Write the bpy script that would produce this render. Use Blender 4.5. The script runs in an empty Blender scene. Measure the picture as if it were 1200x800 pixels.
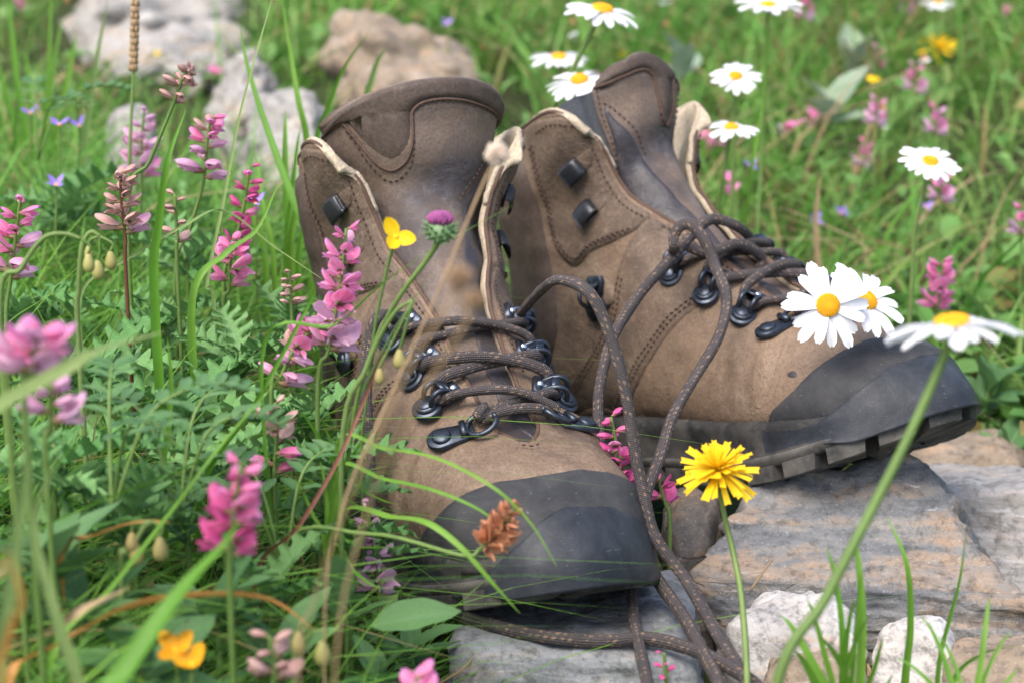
import bpy, bmesh, math, random
import numpy as np
from mathutils import Vector, Matrix, Euler, noise
from mathutils.bvhtree import BVHTree
from mathutils.geometry import delaunay_2d_cdt

# ------------------------------------------------------------------ camera, sky, sun, exposure
S = bpy.context.scene
R = math.radians
PITCH, CAMH, FOC = R(16), .326, 2250.0
cam = bpy.data.objects.new('camera', bpy.data.cameras.new('camera')); S.collection.objects.link(cam)
cam.location = (0, 0, CAMH); cam.rotation_euler = (R(90) - PITCH, 0, 0)
cam.data.sensor_width = 36; cam.data.lens = FOC / 1200 * 36
cam.data.clip_start = .02; cam.data.clip_end = 500
cam.data.dof.use_dof = True; cam.data.dof.focus_distance = .84; cam.data.dof.aperture_fstop = 10.5
S.camera = cam
S.view_settings.view_transform = 'Standard'; S.view_settings.look = 'None'
S.view_settings.exposure = 1.2; S.view_settings.gamma = 1
W = bpy.data.worlds.new("World"); S.world = W; W.use_nodes = True
SUN_EL, SUN_AZ = R(58), R(215)          # azimuth clockwise from +Y
sky = W.node_tree.nodes.new('ShaderNodeTexSky'); sky.sky_type = 'NISHITA'; sky.sun_disc = False
sky.sun_elevation = SUN_EL; sky.sun_rotation = SUN_AZ; sky.dust_density = 4; sky.air_density = 1.0; sky.ozone_density = .6
bg = W.node_tree.nodes['Background']; W.node_tree.links.new(sky.outputs[0], bg.inputs[0]); bg.inputs[1].default_value = .15
sl = bpy.data.lights.new('sun', 'SUN'); sl.energy = 1.4; sl.angle = R(40); sl.color = (1, .97, .93)
so = bpy.data.objects.new('sun', sl); S.collection.objects.link(so)
sd = Vector((math.sin(SUN_AZ) * math.cos(SUN_EL), math.cos(SUN_AZ) * math.cos(SUN_EL), math.sin(SUN_EL)))
so.rotation_euler = sd.to_track_quat('Z', 'Y').to_euler(); so.location = sd * 5
S.cycles.use_denoising = True
S.cycles.max_bounces = 6; S.cycles.transparent_max_bounces = 4
def sstep(a, b, x):
    k = min(1, max(0, (x - a) / (b - a))); return k * k * (3 - 2 * k)
rng = random.Random(7); NR = np.random.RandomState(7)

def at(px, py, Y):
    """the world point at ground distance Y seen at this place of the photograph"""
    rx, ry = (px - 600) / FOC, -(py - 400) / FOC
    d = Vector((rx, math.cos(PITCH) + ry * math.sin(PITCH), -math.sin(PITCH) + ry * math.cos(PITCH)))
    return Vector((0, 0, CAMH)) + d * (Y / d.y)

# ------------------------------------------------------------------ object helpers
C = S.collection
def setp(o, label=None, cat=None, group=None, kind=None):
    if label: o['label'] = label
    if cat: o['category'] = cat
    if group: o['group'] = group
    if kind: o['kind'] = kind
    return o
def empty(name, loc=(0, 0, 0), label=None, cat=None, group=None, rot=None):
    o = bpy.data.objects.new(name, None); C.objects.link(o); o.location = loc; o.empty_display_size = .02
    if rot is not None: o.rotation_euler = rot
    return setp(o, label, cat, group)
def newmesh(name, V, F, mats=(), fm=None, uv=None, smooth=True, attr=None):
    m = bpy.data.meshes.new(name)
    V = np.asarray(V, float)
    m.from_pydata(V.tolist() if len(V) < 60000 else [tuple(v) for v in V], [], F if isinstance(F, list) else F.tolist())
    for x in (mats if isinstance(mats, (list, tuple)) else [mats]): m.materials.append(x)
    if fm is not None: m.polygons.foreach_set('material_index', np.asarray(fm, np.int32))
    if smooth: m.polygons.foreach_set('use_smooth', [True] * len(m.polygons))
    if uv is not None:
        l = m.uv_layers.new(name='UVMap'); vi = np.zeros(len(m.loops), np.int32); m.loops.foreach_get('vertex_index', vi)
        uv = np.asarray(uv, float)
        l.data.foreach_set('uv', (uv[vi] if len(uv) == len(V) else uv).astype(np.float32).ravel())
    if attr is not None:
        a = m.attributes.new('rnd', 'FLOAT', 'POINT'); a.data.foreach_set('value', np.asarray(attr, np.float32))
    m.update()
    return m
def link(name, mesh, parent=None, M=None, mat=None):
    o = bpy.data.objects.new(name, mesh); C.objects.link(o)
    if parent is not None: o.parent = parent
    if M is not None: o.matrix_basis = M
    return o
def gridfaces(nu, nv, closed_u=False, off=0, flip=False):
    a = np.arange(nv - 1)[:, None] * nu; b = np.arange(nu if closed_u else nu - 1)[None]
    b2 = (b + 1) % nu
    q = np.stack([a + b, a + b2, a + nu + b2, a + nu + b], -1).reshape(-1, 4) + off
    return q[:, ::-1] if flip else q
def crom(P, n, closed=False):
    P = np.asarray(P, float); m = len(P); out = []
    for i in range(m if closed else m - 1):
        g = (lambda k: P[k % m]) if closed else (lambda k: P[k] if 0 <= k < m else (2 * P[0] - P[1] if k < 0 else 2 * P[-1] - P[-2]))
        p0, p1, p2, p3 = g(i - 1), g(i), g(i + 1), g(i + 2)
        t = np.linspace(0, 1, n, endpoint=False)[:, None]
        out.append(.5 * (2 * p1 + (p2 - p0) * t + (2 * p0 - 5 * p1 + 4 * p2 - p3) * t * t + (3 * p1 - p0 - 3 * p2 + p3) * t ** 3))
    if not closed: out.append(P[-1:])
    return np.concatenate(out)
def resample(P, step):
    d = np.r_[0, np.cumsum(np.linalg.norm(np.diff(P, axis=0), axis=1))]
    q = np.linspace(0, d[-1], max(3, int(d[-1] / step) + 1))
    return np.stack([np.interp(q, d, P[:, k]) for k in range(P.shape[1])], 1), q
def tube(P, r, n=8, cap=True, flat=1.0):
    """verts, faces, uv(u round, v metres) of a tube along P; r number or array"""
    P = np.asarray(P, float); m = len(P); r = np.broadcast_to(np.asarray(r, float), (m,))
    T = np.gradient(P, axis=0); T /= np.linalg.norm(T, axis=1)[:, None] + 1e-12
    a = np.array([0, 0, 1.]) if abs(T[0][2]) < .9 else np.array([1., 0, 0])
    V = []; N = a
    for i in range(m):
        N = N - T[i] * N.dot(T[i]); N = N / (np.linalg.norm(N) + 1e-12); B = np.cross(T[i], N)
        th = np.arange(n) / n * 2 * math.pi
        V.append(P[i] + r[i] * (np.cos(th)[:, None] * N + flat * np.sin(th)[:, None] * B))
    V = np.concatenate(V); F = [tuple(f) for f in gridfaces(n, m, True)]
    if cap: F += [tuple(range(n))[::-1], tuple(range((m - 1) * n, m * n))]
    L = np.r_[0, np.cumsum(np.linalg.norm(np.diff(P, axis=0), axis=1))]
    # loop uvs without the wrap seam
    lu = []
    for f in F[:n * (m - 1)]:
        for k, v in enumerate(f):
            c = v % n
            if k in (1, 2) and c == 0: c = n
            lu.append((c / n, L[v // n]))
    for f in F[n * (m - 1):]: lu += [(.5, L[f[0] // n])] * len(f)
    return V, F, np.array(lu)
class Mb:
    """joins raw geometry"""
    def __init__(s): s.V = []; s.F = []; s.m = []; s.n = 0
    def add(s, V, F, mi=0):
        V = np.asarray(V, float); s.V.append(V); s.F += [tuple(int(i) + s.n for i in f) for f in F]; s.m += [mi] * len(F); s.n += len(V); return s
    def tube(s, P, r, n=6, mi=0, sp=0):
        P = crom(P, sp) if sp else P
        V, F, _ = tube(P, r, n); return s.add(V, F, mi)
    def mesh(s, name, mats, smooth=True): return newmesh(name, np.concatenate(s.V), s.F, mats, s.m, smooth=smooth)
def ball(r, c=(0, 0, 0), nu=8, nv=5, sc=(1, 1, 1)):
    V = []
    for j in range(nv + 1):
        p = math.pi * j / nv
        for i in range(nu):
            a = 2 * math.pi * i / nu
            V.append((c[0] + r * sc[0] * math.sin(p) * math.cos(a), c[1] + r * sc[1] * math.sin(p) * math.sin(a), c[2] - r * sc[2] * math.cos(p)))
    return np.array(V), [tuple(f) for f in gridfaces(nu, nv + 1, True)]
def basis(x, z, loc):
    """matrix whose local X and Z follow x and z"""
    z = Vector(z).normalized(); x = Vector(x); x = (x - z * x.dot(z)).normalized(); y = z.cross(x)
    M = Matrix((x, y, z)).transposed().to_4x4(); M.translation = Vector(loc); return M

# ------------------------------------------------------------------ materials
class NB:
    def __init__(s, name):
        s.mat = bpy.data.materials.new(name); s.mat.use_nodes = True; s.t = s.mat.node_tree; s.t.nodes.clear()
        s.out = s.t.nodes.new('ShaderNodeOutputMaterial')
    def n(s, typ, ins=None, **pr):
        nd = s.t.nodes.new('ShaderNode' + typ)
        for k, v in pr.items(): setattr(nd, k, v)
        for k, v in (ins or {}).items():
            if isinstance(v, bpy.types.NodeSocket): s.t.links.new(v, nd.inputs[k])
            else:
                if isinstance(v, tuple) and len(v) == 3 and nd.inputs[k].type == 'RGBA': v = (*v, 1)
                nd.inputs[k].default_value = v
        return nd
    def co(s, kind='Object', scale=None, rot=None):
        c = s.n('TexCoord').outputs[kind]
        if scale is not None or rot is not None:
            c = s.n('Mapping', {'Vector': c, 'Scale': scale or (1, 1, 1), 'Rotation': rot or (0, 0, 0)}).outputs[0]
        return c
    def noise(s, co, sc, det=4, rough=.55, dist=0): return s.n('TexNoise', {'Vector': co, 'Scale': sc, 'Detail': det, 'Roughness': rough, 'Distortion': dist}).outputs[0]
    def ramp(s, f, *st):
        r = s.n('ValToRGB', {'Fac': f}); e = r.color_ramp.elements
        while len(e) > 1: e.remove(e[-1])
        for i, (p, c) in enumerate(st):
            x = e[0] if i == 0 else e.new(p)
            x.position = p; x.color = (*c, 1) if isinstance(c, tuple) else (c, c, c, 1)
        return r.outputs[0]
    def mix(s, f, a, b, bt='MIX'):
        m = s.n('Mix', data_type='RGBA', blend_type=bt)
        for i, v in ((0, f), (6, a), (7, b)):
            if isinstance(v, bpy.types.NodeSocket): s.t.links.new(v, m.inputs[i])
            else: m.inputs[i].default_value = (*v, 1) if isinstance(v, tuple) else v
        return m.outputs[2]
    def math(s, op, a, b=0.0, c=None):
        d = {0: a, 1: b}
        if c is not None: d[2] = c
        return s.n('Math', d, operation=op).outputs[0]
    def bump(s, h, st, dist=.001, prev=None):
        d = {'Height': h, 'Strength': st, 'Distance': dist}
        if prev is not None: d['Normal'] = prev
        return s.n('Bump', d).outputs[0]
    def pbr(s, col, rough=.6, metal=0.0, nrm=None, spec=.5, **kw):
        d = {'Base Color': col, 'Roughness': rough, 'Metallic': metal, 'Specular IOR Level': spec}; d.update(kw)
        if nrm is not None: d['Normal'] = nrm
        p = s.n('BsdfPrincipled', d); s.t.links.new(p.outputs[0], s.out.inputs[0]); s.p = p; return s.mat
    def leafy(s, col, tr=.3, rough=.5, nrm=None, spec=.35, tcol=None):
        d = {'Base Color': col, 'Roughness': rough, 'Specular IOR Level': spec}
        if nrm is not None: d['Normal'] = nrm
        p = s.n('BsdfPrincipled', d); t = s.n('BsdfTranslucent', {'Color': tcol if tcol is not None else col})
        m = s.n('MixShader', {0: tr, 1: p.outputs[0], 2: t.outputs[0]}); s.t.links.new(m.outputs[0], s.out.inputs[0]); return s.mat

def leather(name, c1, c2, stain=(.028, .028, .034), sa=.62, pale=(.36, .29, .22), grain=1.0, rough=.72, ss=.62):
    b = NB(name); co = b.co()
    base = b.mix(b.ramp(b.noise(co, 24, 8, .68, .4), (.38, 0.0), (.62, 1.0)), c1, c2)
    base = b.mix(b.ramp(b.noise(co, 15, 3, .5, .6), (sa, 0.0), (sa + .16, ss)), base, stain)
    base = b.mix(b.ramp(b.noise(co, 210, 6, .75), (.52, 0.0), (.78, .35)), base, pale)
    base = b.mix(b.ramp(b.noise(co, 32, 9, .78, .5), (.53, 0.0), (.68, .38)), base, pale)
    base = b.mix(b.ramp(b.noise(co, 700, 3, .6), (.3, .55), (.6, 0.0)), base, tuple(v * .5 for v in c2))
    sc = b.noise(b.co(scale=(1, 1, 5)), 130, 5, .7, 1.2)
    base = b.mix(b.ramp(sc, (.64, 0.0), (.72, .4)), base, pale)
    g = b.n('TexVoronoi', {'Vector': co, 'Scale': 950.0}, feature='F1').outputs[0]
    wr = b.noise(co, 160, 5, .6, 1.0)
    cr = b.noise(b.co(scale=(1.6, .5, 1.2), rot=(0, .5, .2)), 85, 3, .55, 2.2)
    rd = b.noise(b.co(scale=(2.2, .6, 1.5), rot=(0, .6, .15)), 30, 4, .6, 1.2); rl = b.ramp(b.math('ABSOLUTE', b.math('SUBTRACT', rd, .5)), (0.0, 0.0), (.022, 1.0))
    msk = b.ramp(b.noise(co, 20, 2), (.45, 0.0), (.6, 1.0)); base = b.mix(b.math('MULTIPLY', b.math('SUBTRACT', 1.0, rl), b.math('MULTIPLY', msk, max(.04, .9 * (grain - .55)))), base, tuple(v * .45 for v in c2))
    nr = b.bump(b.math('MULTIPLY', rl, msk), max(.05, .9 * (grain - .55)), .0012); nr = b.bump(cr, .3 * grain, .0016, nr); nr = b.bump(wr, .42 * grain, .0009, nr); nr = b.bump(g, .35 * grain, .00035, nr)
    return b.pbr(base, b.ramp(b.noise(co, 60, 3), (.3, rough - .12), (.7, rough + .1)), nrm=nr, spec=.28)
def rubber(name, c1, dust=(.17, .165, .16), amt=.55, rough=.55, lo=.5):
    b = NB(name); co = b.co()
    d = b.mix(b.ramp(b.noise(co, 42, 7, .7, .3), (lo - .1, 0.0), (lo + .28, amt)), c1, dust)
    d = b.mix(b.ramp(b.noise(co, 420, 5, .8), (.58, 0.0), (.74, .5)), d, dust)
    d = b.mix(b.ramp(b.noise(b.co(scale=(1, 1, 4), rot=(.3, .2, 0)), 120, 4, .75, 1.5), (.66, 0.0), (.72, .6)), d, (.3, .3, .29))
    nr = b.bump(b.noise(co, 900, 4, .7), .35, .0004); nr = b.bump(b.noise(co, 110, 5, .6), .35, .0012, nr)
    return b.pbr(d, b.ramp(b.noise(co, 55, 4), (.35, rough - .12), (.65, rough + .18)), nrm=nr, spec=.28)
def simple(name, col, rough=.6, metal=0.0, var=.25, sc=300, bump=.2, spec=.4, bd=.0004, **kw):
    b = NB(name); co = b.co(); n_ = b.noise(co, sc, 5, .6)
    c = b.mix(b.ramp(n_, (.3, 0.0), (.7, 1.0)), tuple(v * (1 - var) for v in col), tuple(min(1, v * (1 + var)) for v in col))
    return b.pbr(c, rough, metal, b.bump(n_, bump, bd), spec, **kw)

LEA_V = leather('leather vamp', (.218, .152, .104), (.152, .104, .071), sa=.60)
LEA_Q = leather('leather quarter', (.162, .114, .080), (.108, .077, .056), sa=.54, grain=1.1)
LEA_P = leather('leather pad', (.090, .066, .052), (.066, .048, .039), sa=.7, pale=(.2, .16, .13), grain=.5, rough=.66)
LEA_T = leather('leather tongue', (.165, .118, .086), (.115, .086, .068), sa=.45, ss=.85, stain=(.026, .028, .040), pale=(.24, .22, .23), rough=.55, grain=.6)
LEA_D = leather('leather dark polished', (.030, .031, .040), (.060, .050, .048), sa=.45, stain=(.016, .018, .028), pale=(.16, .15, .17), rough=.42, grain=.7)
EDGE = simple('raw leather edge', (.085, .050, .036), .85, var=.35, sc=900, bump=.6)
CREAM = leather('cream lining', (.46, .38, .28), (.36, .30, .22), stain=(.2, .17, .15), sa=.6, pale=(.68, .6, .48))
GREYFAB = simple('grey mesh lining', (.06, .066, .078), .9, var=.5, sc=1600, bump=.8)
RUB_C = rubber('rubber toe cap', (.028, .029, .032), dust=(.11, .106, .10), amt=.5, rough=.66)
RUB_B = rubber('rubber bumper', (.015, .018, .024), dust=(.07, .076, .088), amt=.6, rough=.46)
RUB_M = rubber('midsole rubber', (.020, .020, .021), dust=(.13, .122, .108), amt=.75, rough=.6)
RUB_L = rubber('lug rubber', (.017, .018, .019), dust=(.19, .175, .155), amt=.75, rough=.7, lo=.46)
STITCH = simple('stitch thread', (.065, .036, .028), .8, sc=1500)
METAL = simple('blackened metal', (.05, .06, .078), .34, .75, var=.3, sc=500, bump=.15)
STEEL = simple('worn steel', (.62, .64, .68), .28, 1.0, var=.2, sc=700)
HOOKB = simple('black enamel hook', (.022, .024, .028), .3, .3, var=.3, sc=600, bump=.2)
def lace_mat():
    b = NB('braided lace'); uv = b.co('UV'); x = b.n('SeparateXYZ', {0: uv}); u, v = x.outputs[0], x.outputs[1]
    row = b.math('FLOOR', b.math('MULTIPLY', u, 7.0)); fu = b.math('FRACT', b.math('MULTIPLY', u, 7.0))
    sv = b.math('ADD', b.math('ADD', b.math('MULTIPLY', v, 290.0), b.math('MULTIPLY', row, .47)), b.math('MULTIPLY', fu, .55))
    fv = b.math('FRACT', sv)
    a = b.math('LESS_THAN', b.math('ABSOLUTE', b.math('SUBTRACT', fu, .5)), .27)
    c = b.math('LESS_THAN', fv, .5)
    gone = b.math('GREATER_THAN', b.noise(b.co(), 300, 3), .52)
    m = b.math('MULTIPLY', b.math('MULTIPLY', a, c), gone)
    base = b.mix(b.noise(b.co(), 90, 5), (.046, .040, .043), (.10, .086, .084))
    base = b.mix(b.math('MULTIPLY', m, .6), base, (.33, .22, .14))
    w1 = b.math('SINE', b.math('ADD', b.math('MULTIPLY', u, 50.27), b.math('MULTIPLY', v, 4200.0)))
    w2 = b.math('SINE', b.math('SUBTRACT', b.math('MULTIPLY', u, 50.27), b.math('MULTIPLY', v, 4200.0)))
    h = b.math('MULTIPLY', w1, w2)
    return b.pbr(base, .8, nrm=b.bump(h, .7, .0005), spec=.25)
LACE = lace_mat()

def rockmat(name, cols, band=1.0, rot=(0, 0, 0), warm=(.34, .2, .1), wamt=.6, white=.3, bs=1.0, wt=.52):
    b = NB(name); co = b.co(); cb = b.co(scale=(7 * bs, 7 * bs, 75 * bs), rot=rot)
    n1 = b.noise(cb, 1.3, 9, .66, .7); n2 = b.noise(co, 17, 8, .68, .5); n3 = b.noise(co, 190, 6, .75)
    f = b.mix(band, n2, n1)
    c = b.ramp(f, (.30, cols[0]), (.44, cols[1]), (.56, cols[2]), (.68, cols[3]))
    c = b.mix(b.ramp(b.math('ADD', b.math('MULTIPLY', n1, .55), b.math('MULTIPLY', b.noise(co, 26, 6, .7), .45)), (wt, 0.0), (wt + .08, wamt)), c, warm)
    c = b.mix(b.ramp(b.noise(cb, 2.6, 8, .7, .3), (.60, 0.0), (.68, white)), c, (.62, .62, .62))
    c = b.mix(b.ramp(n3, (.36, .62), (.52, 0.0)), c, (.05, .048, .046))
    c = b.mix(b.ramp(b.noise(co, 640, 3, .7), (.6, 0.0), (.76, .5)), c, (.6, .6, .58))
    ck = b.ramp(b.math('ABSOLUTE', b.math('SUBTRACT', b.noise(b.co(scale=(1, 1, 2.2), rot=(.2, .3, .5)), 8, 2, .5, .3), .5)), (0.0, 0.0), (.007, 1.0))
    c = b.mix(b.math('MULTIPLY', b.math('SUBTRACT', 1.0, ck), .1), c, (.05, .045, .04))
    nr = b.bump(ck, .25, .002); nr = b.bump(n1, .6 * band + .05, .004, nr); nr = b.bump(n2, .6, .004, nr); nr = b.bump(n3, .7, .0016, nr); nr = b.bump(b.noise(co, 800, 3, .7), .5, .0005, nr)
    return b.pbr(c, .78, nrm=nr, spec=.3)
ROCK_BIG = rockmat('banded schist', ((.068, .072, .078), (.15, .155, .162), (.24, .23, .21), (.38, .38, .38)), .75, (-.12, -.07, 0), warm=(.30, .20, .125), wamt=.7, white=.5, wt=.49)
ROCK_GREY = rockmat('grey schist', ((.07, .075, .08), (.155, .165, .175), (.25, .265, .275), (.40, .42, .43)), .55, (.2, .15, 0), wamt=.25, white=.5, bs=1.2)
ROCK_QUARTZ = rockmat('white quartz', ((.30, .285, .27), (.46, .43, .40), (.55, .53, .51), (.64, .64, .63)), .15, (.4, .9, 0), warm=(.55, .34, .2), wamt=.55, white=.7)
ROCK_PALE = rockmat('pale weathered stone', ((.13, .12, .105), (.25, .235, .215), (.34, .33, .32), (.46, .46, .48)), .8, (.05, .06, 0), warm=(.4, .3, .22), wamt=.4, white=.6, bs=1.5)
ROCK_FAR = rockmat('far boulder', ((.15, .14, .125), (.27, .255, .235), (.36, .34, .31), (.46, .46, .47)), .25, (.3, .4, 0), warm=(.36, .26, .17), wamt=.6, white=.5)
ROCK_TAN = rockmat('tan stone', ((.14, .105, .08), (.24, .185, .13), (.31, .25, .19), (.42, .38, .33)), .4, (.1, .5, 0), warm=(.42, .27, .15), wamt=.6, white=.5)
ROCK_DARK = rockmat('dark stone', ((.04, .038, .036), (.09, .08, .07), (.15, .12, .1), (.22, .2, .18)), .3, wamt=.5, white=.1)
def soilmat():
    b = NB('soil'); co = b.co(); n1 = b.noise(co, 14, 8, .7); n2 = b.noise(co, 2.2, 4, .6)
    c = b.ramp(n1, (.3, (.018, .014, .010)), (.5, (.045, .034, .022)), (.7, (.09, .07, .045)))
    c = b.mix(b.ramp(n2, (.35, .25), (.6, .95)), c, (.045, .085, .022))
    return b.pbr(c, .95, nrm=b.bump(b.noise(co, 120, 8, .75), .8, .006), spec=.15)
SOIL = soilmat()

def leafmat(name, a, c, tr=.3, vein=None, rough=.5, hue=None, sc=60, spec=.35, uvk=False):
    b = NB(name); at_ = b.n('Attribute', attribute_name='rnd').outputs['Fac']
    oi = b.n('ObjectInfo').outputs['Random']
    f = b.math('FRACT', b.math('ADD', at_, oi))
    col = b.mix(f, a, c)
    if hue: col = b.mix(b.ramp(f, (.86, 0.0), (.93, 1.0)), col, hue)
    nn = b.noise(b.co(), sc, 4, .6); col = b.mix(b.ramp(nn, (.35, .35), (.65, 0.0)), col, tuple(v * .55 for v in a))
    nr = b.bump(b.noise(b.co(), sc * 6, 4), .4, .0008)
    if vein:
        uv = b.co('UV'); x = b.n('SeparateXYZ', {0: uv}); au = b.math('ABSOLUTE', b.math('SUBTRACT', x.outputs[0], .5))
        mid = b.ramp(au, (.0, 1.0), (.05, 0.0))
        ph = b.math('SUBTRACT', b.math('MULTIPLY', x.outputs[1], 9.0), b.math('MULTIPLY', au, 7.0))
        lat = b.ramp(b.math('ABSOLUTE', b.math('SUBTRACT', b.math('FRACT', ph), .5)), (.0, .75), (.09, 0.0))
        vv = b.math('MAXIMUM', mid, lat); col = b.mix(vv, col, vein); nr = b.bump(vv, -.5, .0009, nr)
    return b.leafy(col, tr, rough, nr, spec)
G_GRASS = leafmat('grass blades', (.09, .27, .03), (.20, .39, .07), .38, hue=(.34, .26, .10), sc=25)
G_BLADE = leafmat('single blade', (.11, .29, .025), (.20, .38, .05), .38, sc=25)
G_BACK = leafmat('meadow grass', (.13, .31, .05), (.31, .44, .13), .38, hue=(.36, .25, .11), sc=8)
G_THIS = leafmat('thistle leaf', (.09, .25, .06), (.19, .37, .12), .22, vein=(.2, .31, .16), rough=.45)
G_OVAL = leafmat('oval leaf', (.07, .18, .055), (.14, .27, .10), .25, vein=(.13, .25, .1), rough=.42)
G_SMALL = leafmat('small leaf', (.10, .25, .05), (.22, .38, .11), .3, hue=(.26, .20, .07))
G_BROAD = leafmat('grey green leaf', (.24, .33, .22), (.34, .42, .3), .25, vein=(.3, .38, .28))
G_STEM = leafmat('green stem', (.12, .21, .05), (.17, .26, .07), .12, spec=.3)
G_PALE = leafmat('pale blade', (.2, .32, .09), (.3, .4, .14), .4)
DRY = leafmat('dry stalk', (.36, .24, .13), (.46, .32, .18), .2)
ORANGE = leafmat('orange dry blade', (.50, .21, .05), (.56, .3, .08), .3)
REDST = leafmat('red brown stem', (.15, .055, .035), (.22, .08, .05), .1)
def petalmat(name, a, c, tr=.35, streak=None, sc=300, rough=.55, tip=None):
    b = NB(name); oi = b.n('ObjectInfo').outputs['Random']; uv = b.co('UV')
    x = b.n('SeparateXYZ', {0: uv})
    g = b.noise(b.n('CombineXYZ', {0: b.math('MULTIPLY', x.outputs[0], 14.0), 1: x.outputs[1], 2: b.math('MULTIPLY', oi, 9.0)}).outputs[0], 1.0, 3)
    f = b.math('MULTIPLY', b.math('ADD', oi, b.ramp(b.noise(b.co(), sc, 3), (.3, 0.0), (.7, 1.0))), .5)
    col = b.mix(f, a, c)
    if streak: col = b.mix(b.ramp(g, (.45, 0.0), (.65, .65)), col, streak)
    if tip: col = b.mix(b.ramp(x.outputs[1], (.62, 0.0), (.98, .6)), col, tip)
    return b.leafy(col, tr, rough, b.bump(g, .4, .0006), .3)
P_PINK = petalmat('pink petal', (.84, .19, .40), (.84, .40, .62), .45, streak=(.66, .06, .26), tip=(.66, .34, .74))
P_MAUVE = petalmat('mauve petal', (.74, .36, .50), (.70, .50, .72), .4, streak=(.62, .22, .36))
P_WITH = petalmat('withered petal', (.48, .25, .22), (.60, .42, .38), .25, streak=(.32, .14, .14))
P_RUST = petalmat('rusty petal', (.55, .2, .10), (.66, .34, .19), .25, streak=(.3, .09, .04))
P_MAG = petalmat('magenta petal', (.66, .07, .28), (.74, .2, .42), streak=(.5, .04, .18))
P_PURP = petalmat('purple bristle', (.42, .10, .32), (.55, .2, .45), streak=(.3, .04, .22))
P_WHITE = petalmat('white petal', (.84, .84, .86), (.78, .79, .83), .3, rough=.5)
P_YEL = petalmat('yellow petal', (.86, .56, .008), (.9, .66, .02), .3, streak=(.8, .42, .005))
P_ORA = petalmat('orange petal', (.85, .30, .01), (.85, .48, .02), .3)
P_VIO = petalmat('violet petal', (.28, .18, .68), (.4, .28, .75), .3)
P_BUD = petalmat('green bud', (.34, .38, .12), (.42, .36, .14), .2, streak=(.32, .12, .08))
CALYX = petalmat('calyx', (.2, .22, .08), (.34, .16, .12), .15)
DISC = simple('daisy disc', (.80, .42, .012), .7, var=.25, sc=900, bump=.4)
BROWNF = simple('brown seed head', (.30, .20, .12), .9, var=.3, sc=500)
FLUFF = simple('dry seed head', (.66, .54, .44), .9, var=.25, sc=500)
LICHEN = simple('moss', (.06, .09, .02), .95, var=.5, sc=300, bump=.8)
import numpy as np
def nspline(xs, ys, q):
    xs=np.asarray(xs,float); ys=np.asarray(ys,float); n=len(xs); h=np.diff(xs)
    A=np.zeros((n,n)); r=np.zeros(n); A[0,0]=A[-1,-1]=1
    for i in range(1,n-1):
        A[i,i-1]=h[i-1]; A[i,i]=2*(h[i-1]+h[i]); A[i,i+1]=h[i]
        r[i]=6*((ys[i+1]-ys[i])/h[i]-(ys[i]-ys[i-1])/h[i-1])
    m=np.linalg.solve(A,r); q=np.asarray(q,float)
    k=np.clip(np.searchsorted(xs,q)-1,0,n-2); t=q-xs[k]; hk=h[k]
    return ys[k]+t*((ys[k+1]-ys[k])/hk-hk*(2*m[k]+m[k+1])/6)+t*t*m[k]/2+t**3*(m[k+1]-m[k])/(6*hk)
#        Fx    Fz    Bx    Bz   W    yc   nt  nb  aw
STA=[(30.40,3.75,30.40,3.55,0.12,-.1,2.0,2.0,.5),
     (30.1,4.55,30.05,2.9,1.5,-.1,2.0,2.2,.55),
     (29.3,5.2,29.1,2.6,2.6,-.05,2.1,2.5,.6),
     (28.0,5.8,27.8,2.3,3.65,0.0,2.2,2.8,.64),
     (26.0,6.45,26.0,2.1,4.5,0.1,2.2,3.0,.66),
     (23.6,7.25,23.5,1.9,4.9,0.1,2.2,3.0,.66),
     (21.2,8.5,20.5,1.9,5.15,0.0,2.1,3.0,.68),
     (18.9,10.0,17.0,2.1,4.8,-.1,2.0,3.0,.68),
     (16.9,11.7,13.0,2.4,4.4,-.1,2.0,3.0,.66),
     (15.3,13.4,8.5,2.7,4.15,-.1,2.1,2.9,.62),
     (14.1,14.9,4.2,2.8,4.0,0,2.2,2.8,.55),
     (13.3,16.1,1.2,3.9,3.9,0,2.3,2.6,.5),
     (12.8,17.4,0.5,7.0,3.85,0,2.3,2.5,.5),
     (12.5,18.7,1.0,10.6,4.1,0,2.3,2.4,.48),
     (12.3,19.9,1.5,14.1,4.6,0,2.3,2.3,.46),
     (12.3,21.0,1.2,17.4,5.1,0,2.3,2.2,.46)]
cx=lambda x: 26+(x-26)*.72 if x>26 else x          # the toe is short and blunt
STA=[(cx(a[0]),a[1],cx(a[2]))+a[3:] for a in STA]
NS,NT=151,161
def surf_grid():
    st=np.array(STA); F=st[:,:2]
    d=np.r_[0,np.cumsum(np.hypot(*np.diff(F,axis=0).T)*.6+np.hypot(*np.diff(st[:,2:4],axis=0).T)*.4)]
    d/=d[-1]
    q=np.linspace(0,1,NS); C=[nspline(d,st[:,k],q) for k in range(9)]
    G=np.zeros((NS,NT,3)); th=np.linspace(0,math.pi,400)
    for i in range(NS):
        fx,fz,bx,bz,W,yc,nt,nb,aw=[c[i] for c in C]
        L=math.hypot(bx-fx,bz-fz); ux,uz=(bx-fx)/L,(bz-fz)/L
        c=np.cos(th); s=np.sin(th)
        pos=np.where(c>0, aw*L*(1-np.abs(c)**(2/nt)), L*aw+(1-aw)*L*np.abs(c)**(2/nb))
        y=W*np.where(c>0,np.abs(s)**(2/nt),np.abs(s)**(2/nb))
        a=np.r_[0,np.cumsum(np.hypot(np.diff(pos),np.diff(y)))]; a/=a[-1]
        m=NT//2; qq=np.linspace(0,1,m+1)
        p=np.interp(qq,a,pos); yy=np.interp(qq,a,y)
        P=np.stack([fx+ux*p, yc+yy, fz+uz*p],1); Q=P.copy(); Q[:,1]=yc-yy
        G[i,m:]=P; G[i,:m+1]=Q[::-1]
    return d,G
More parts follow.
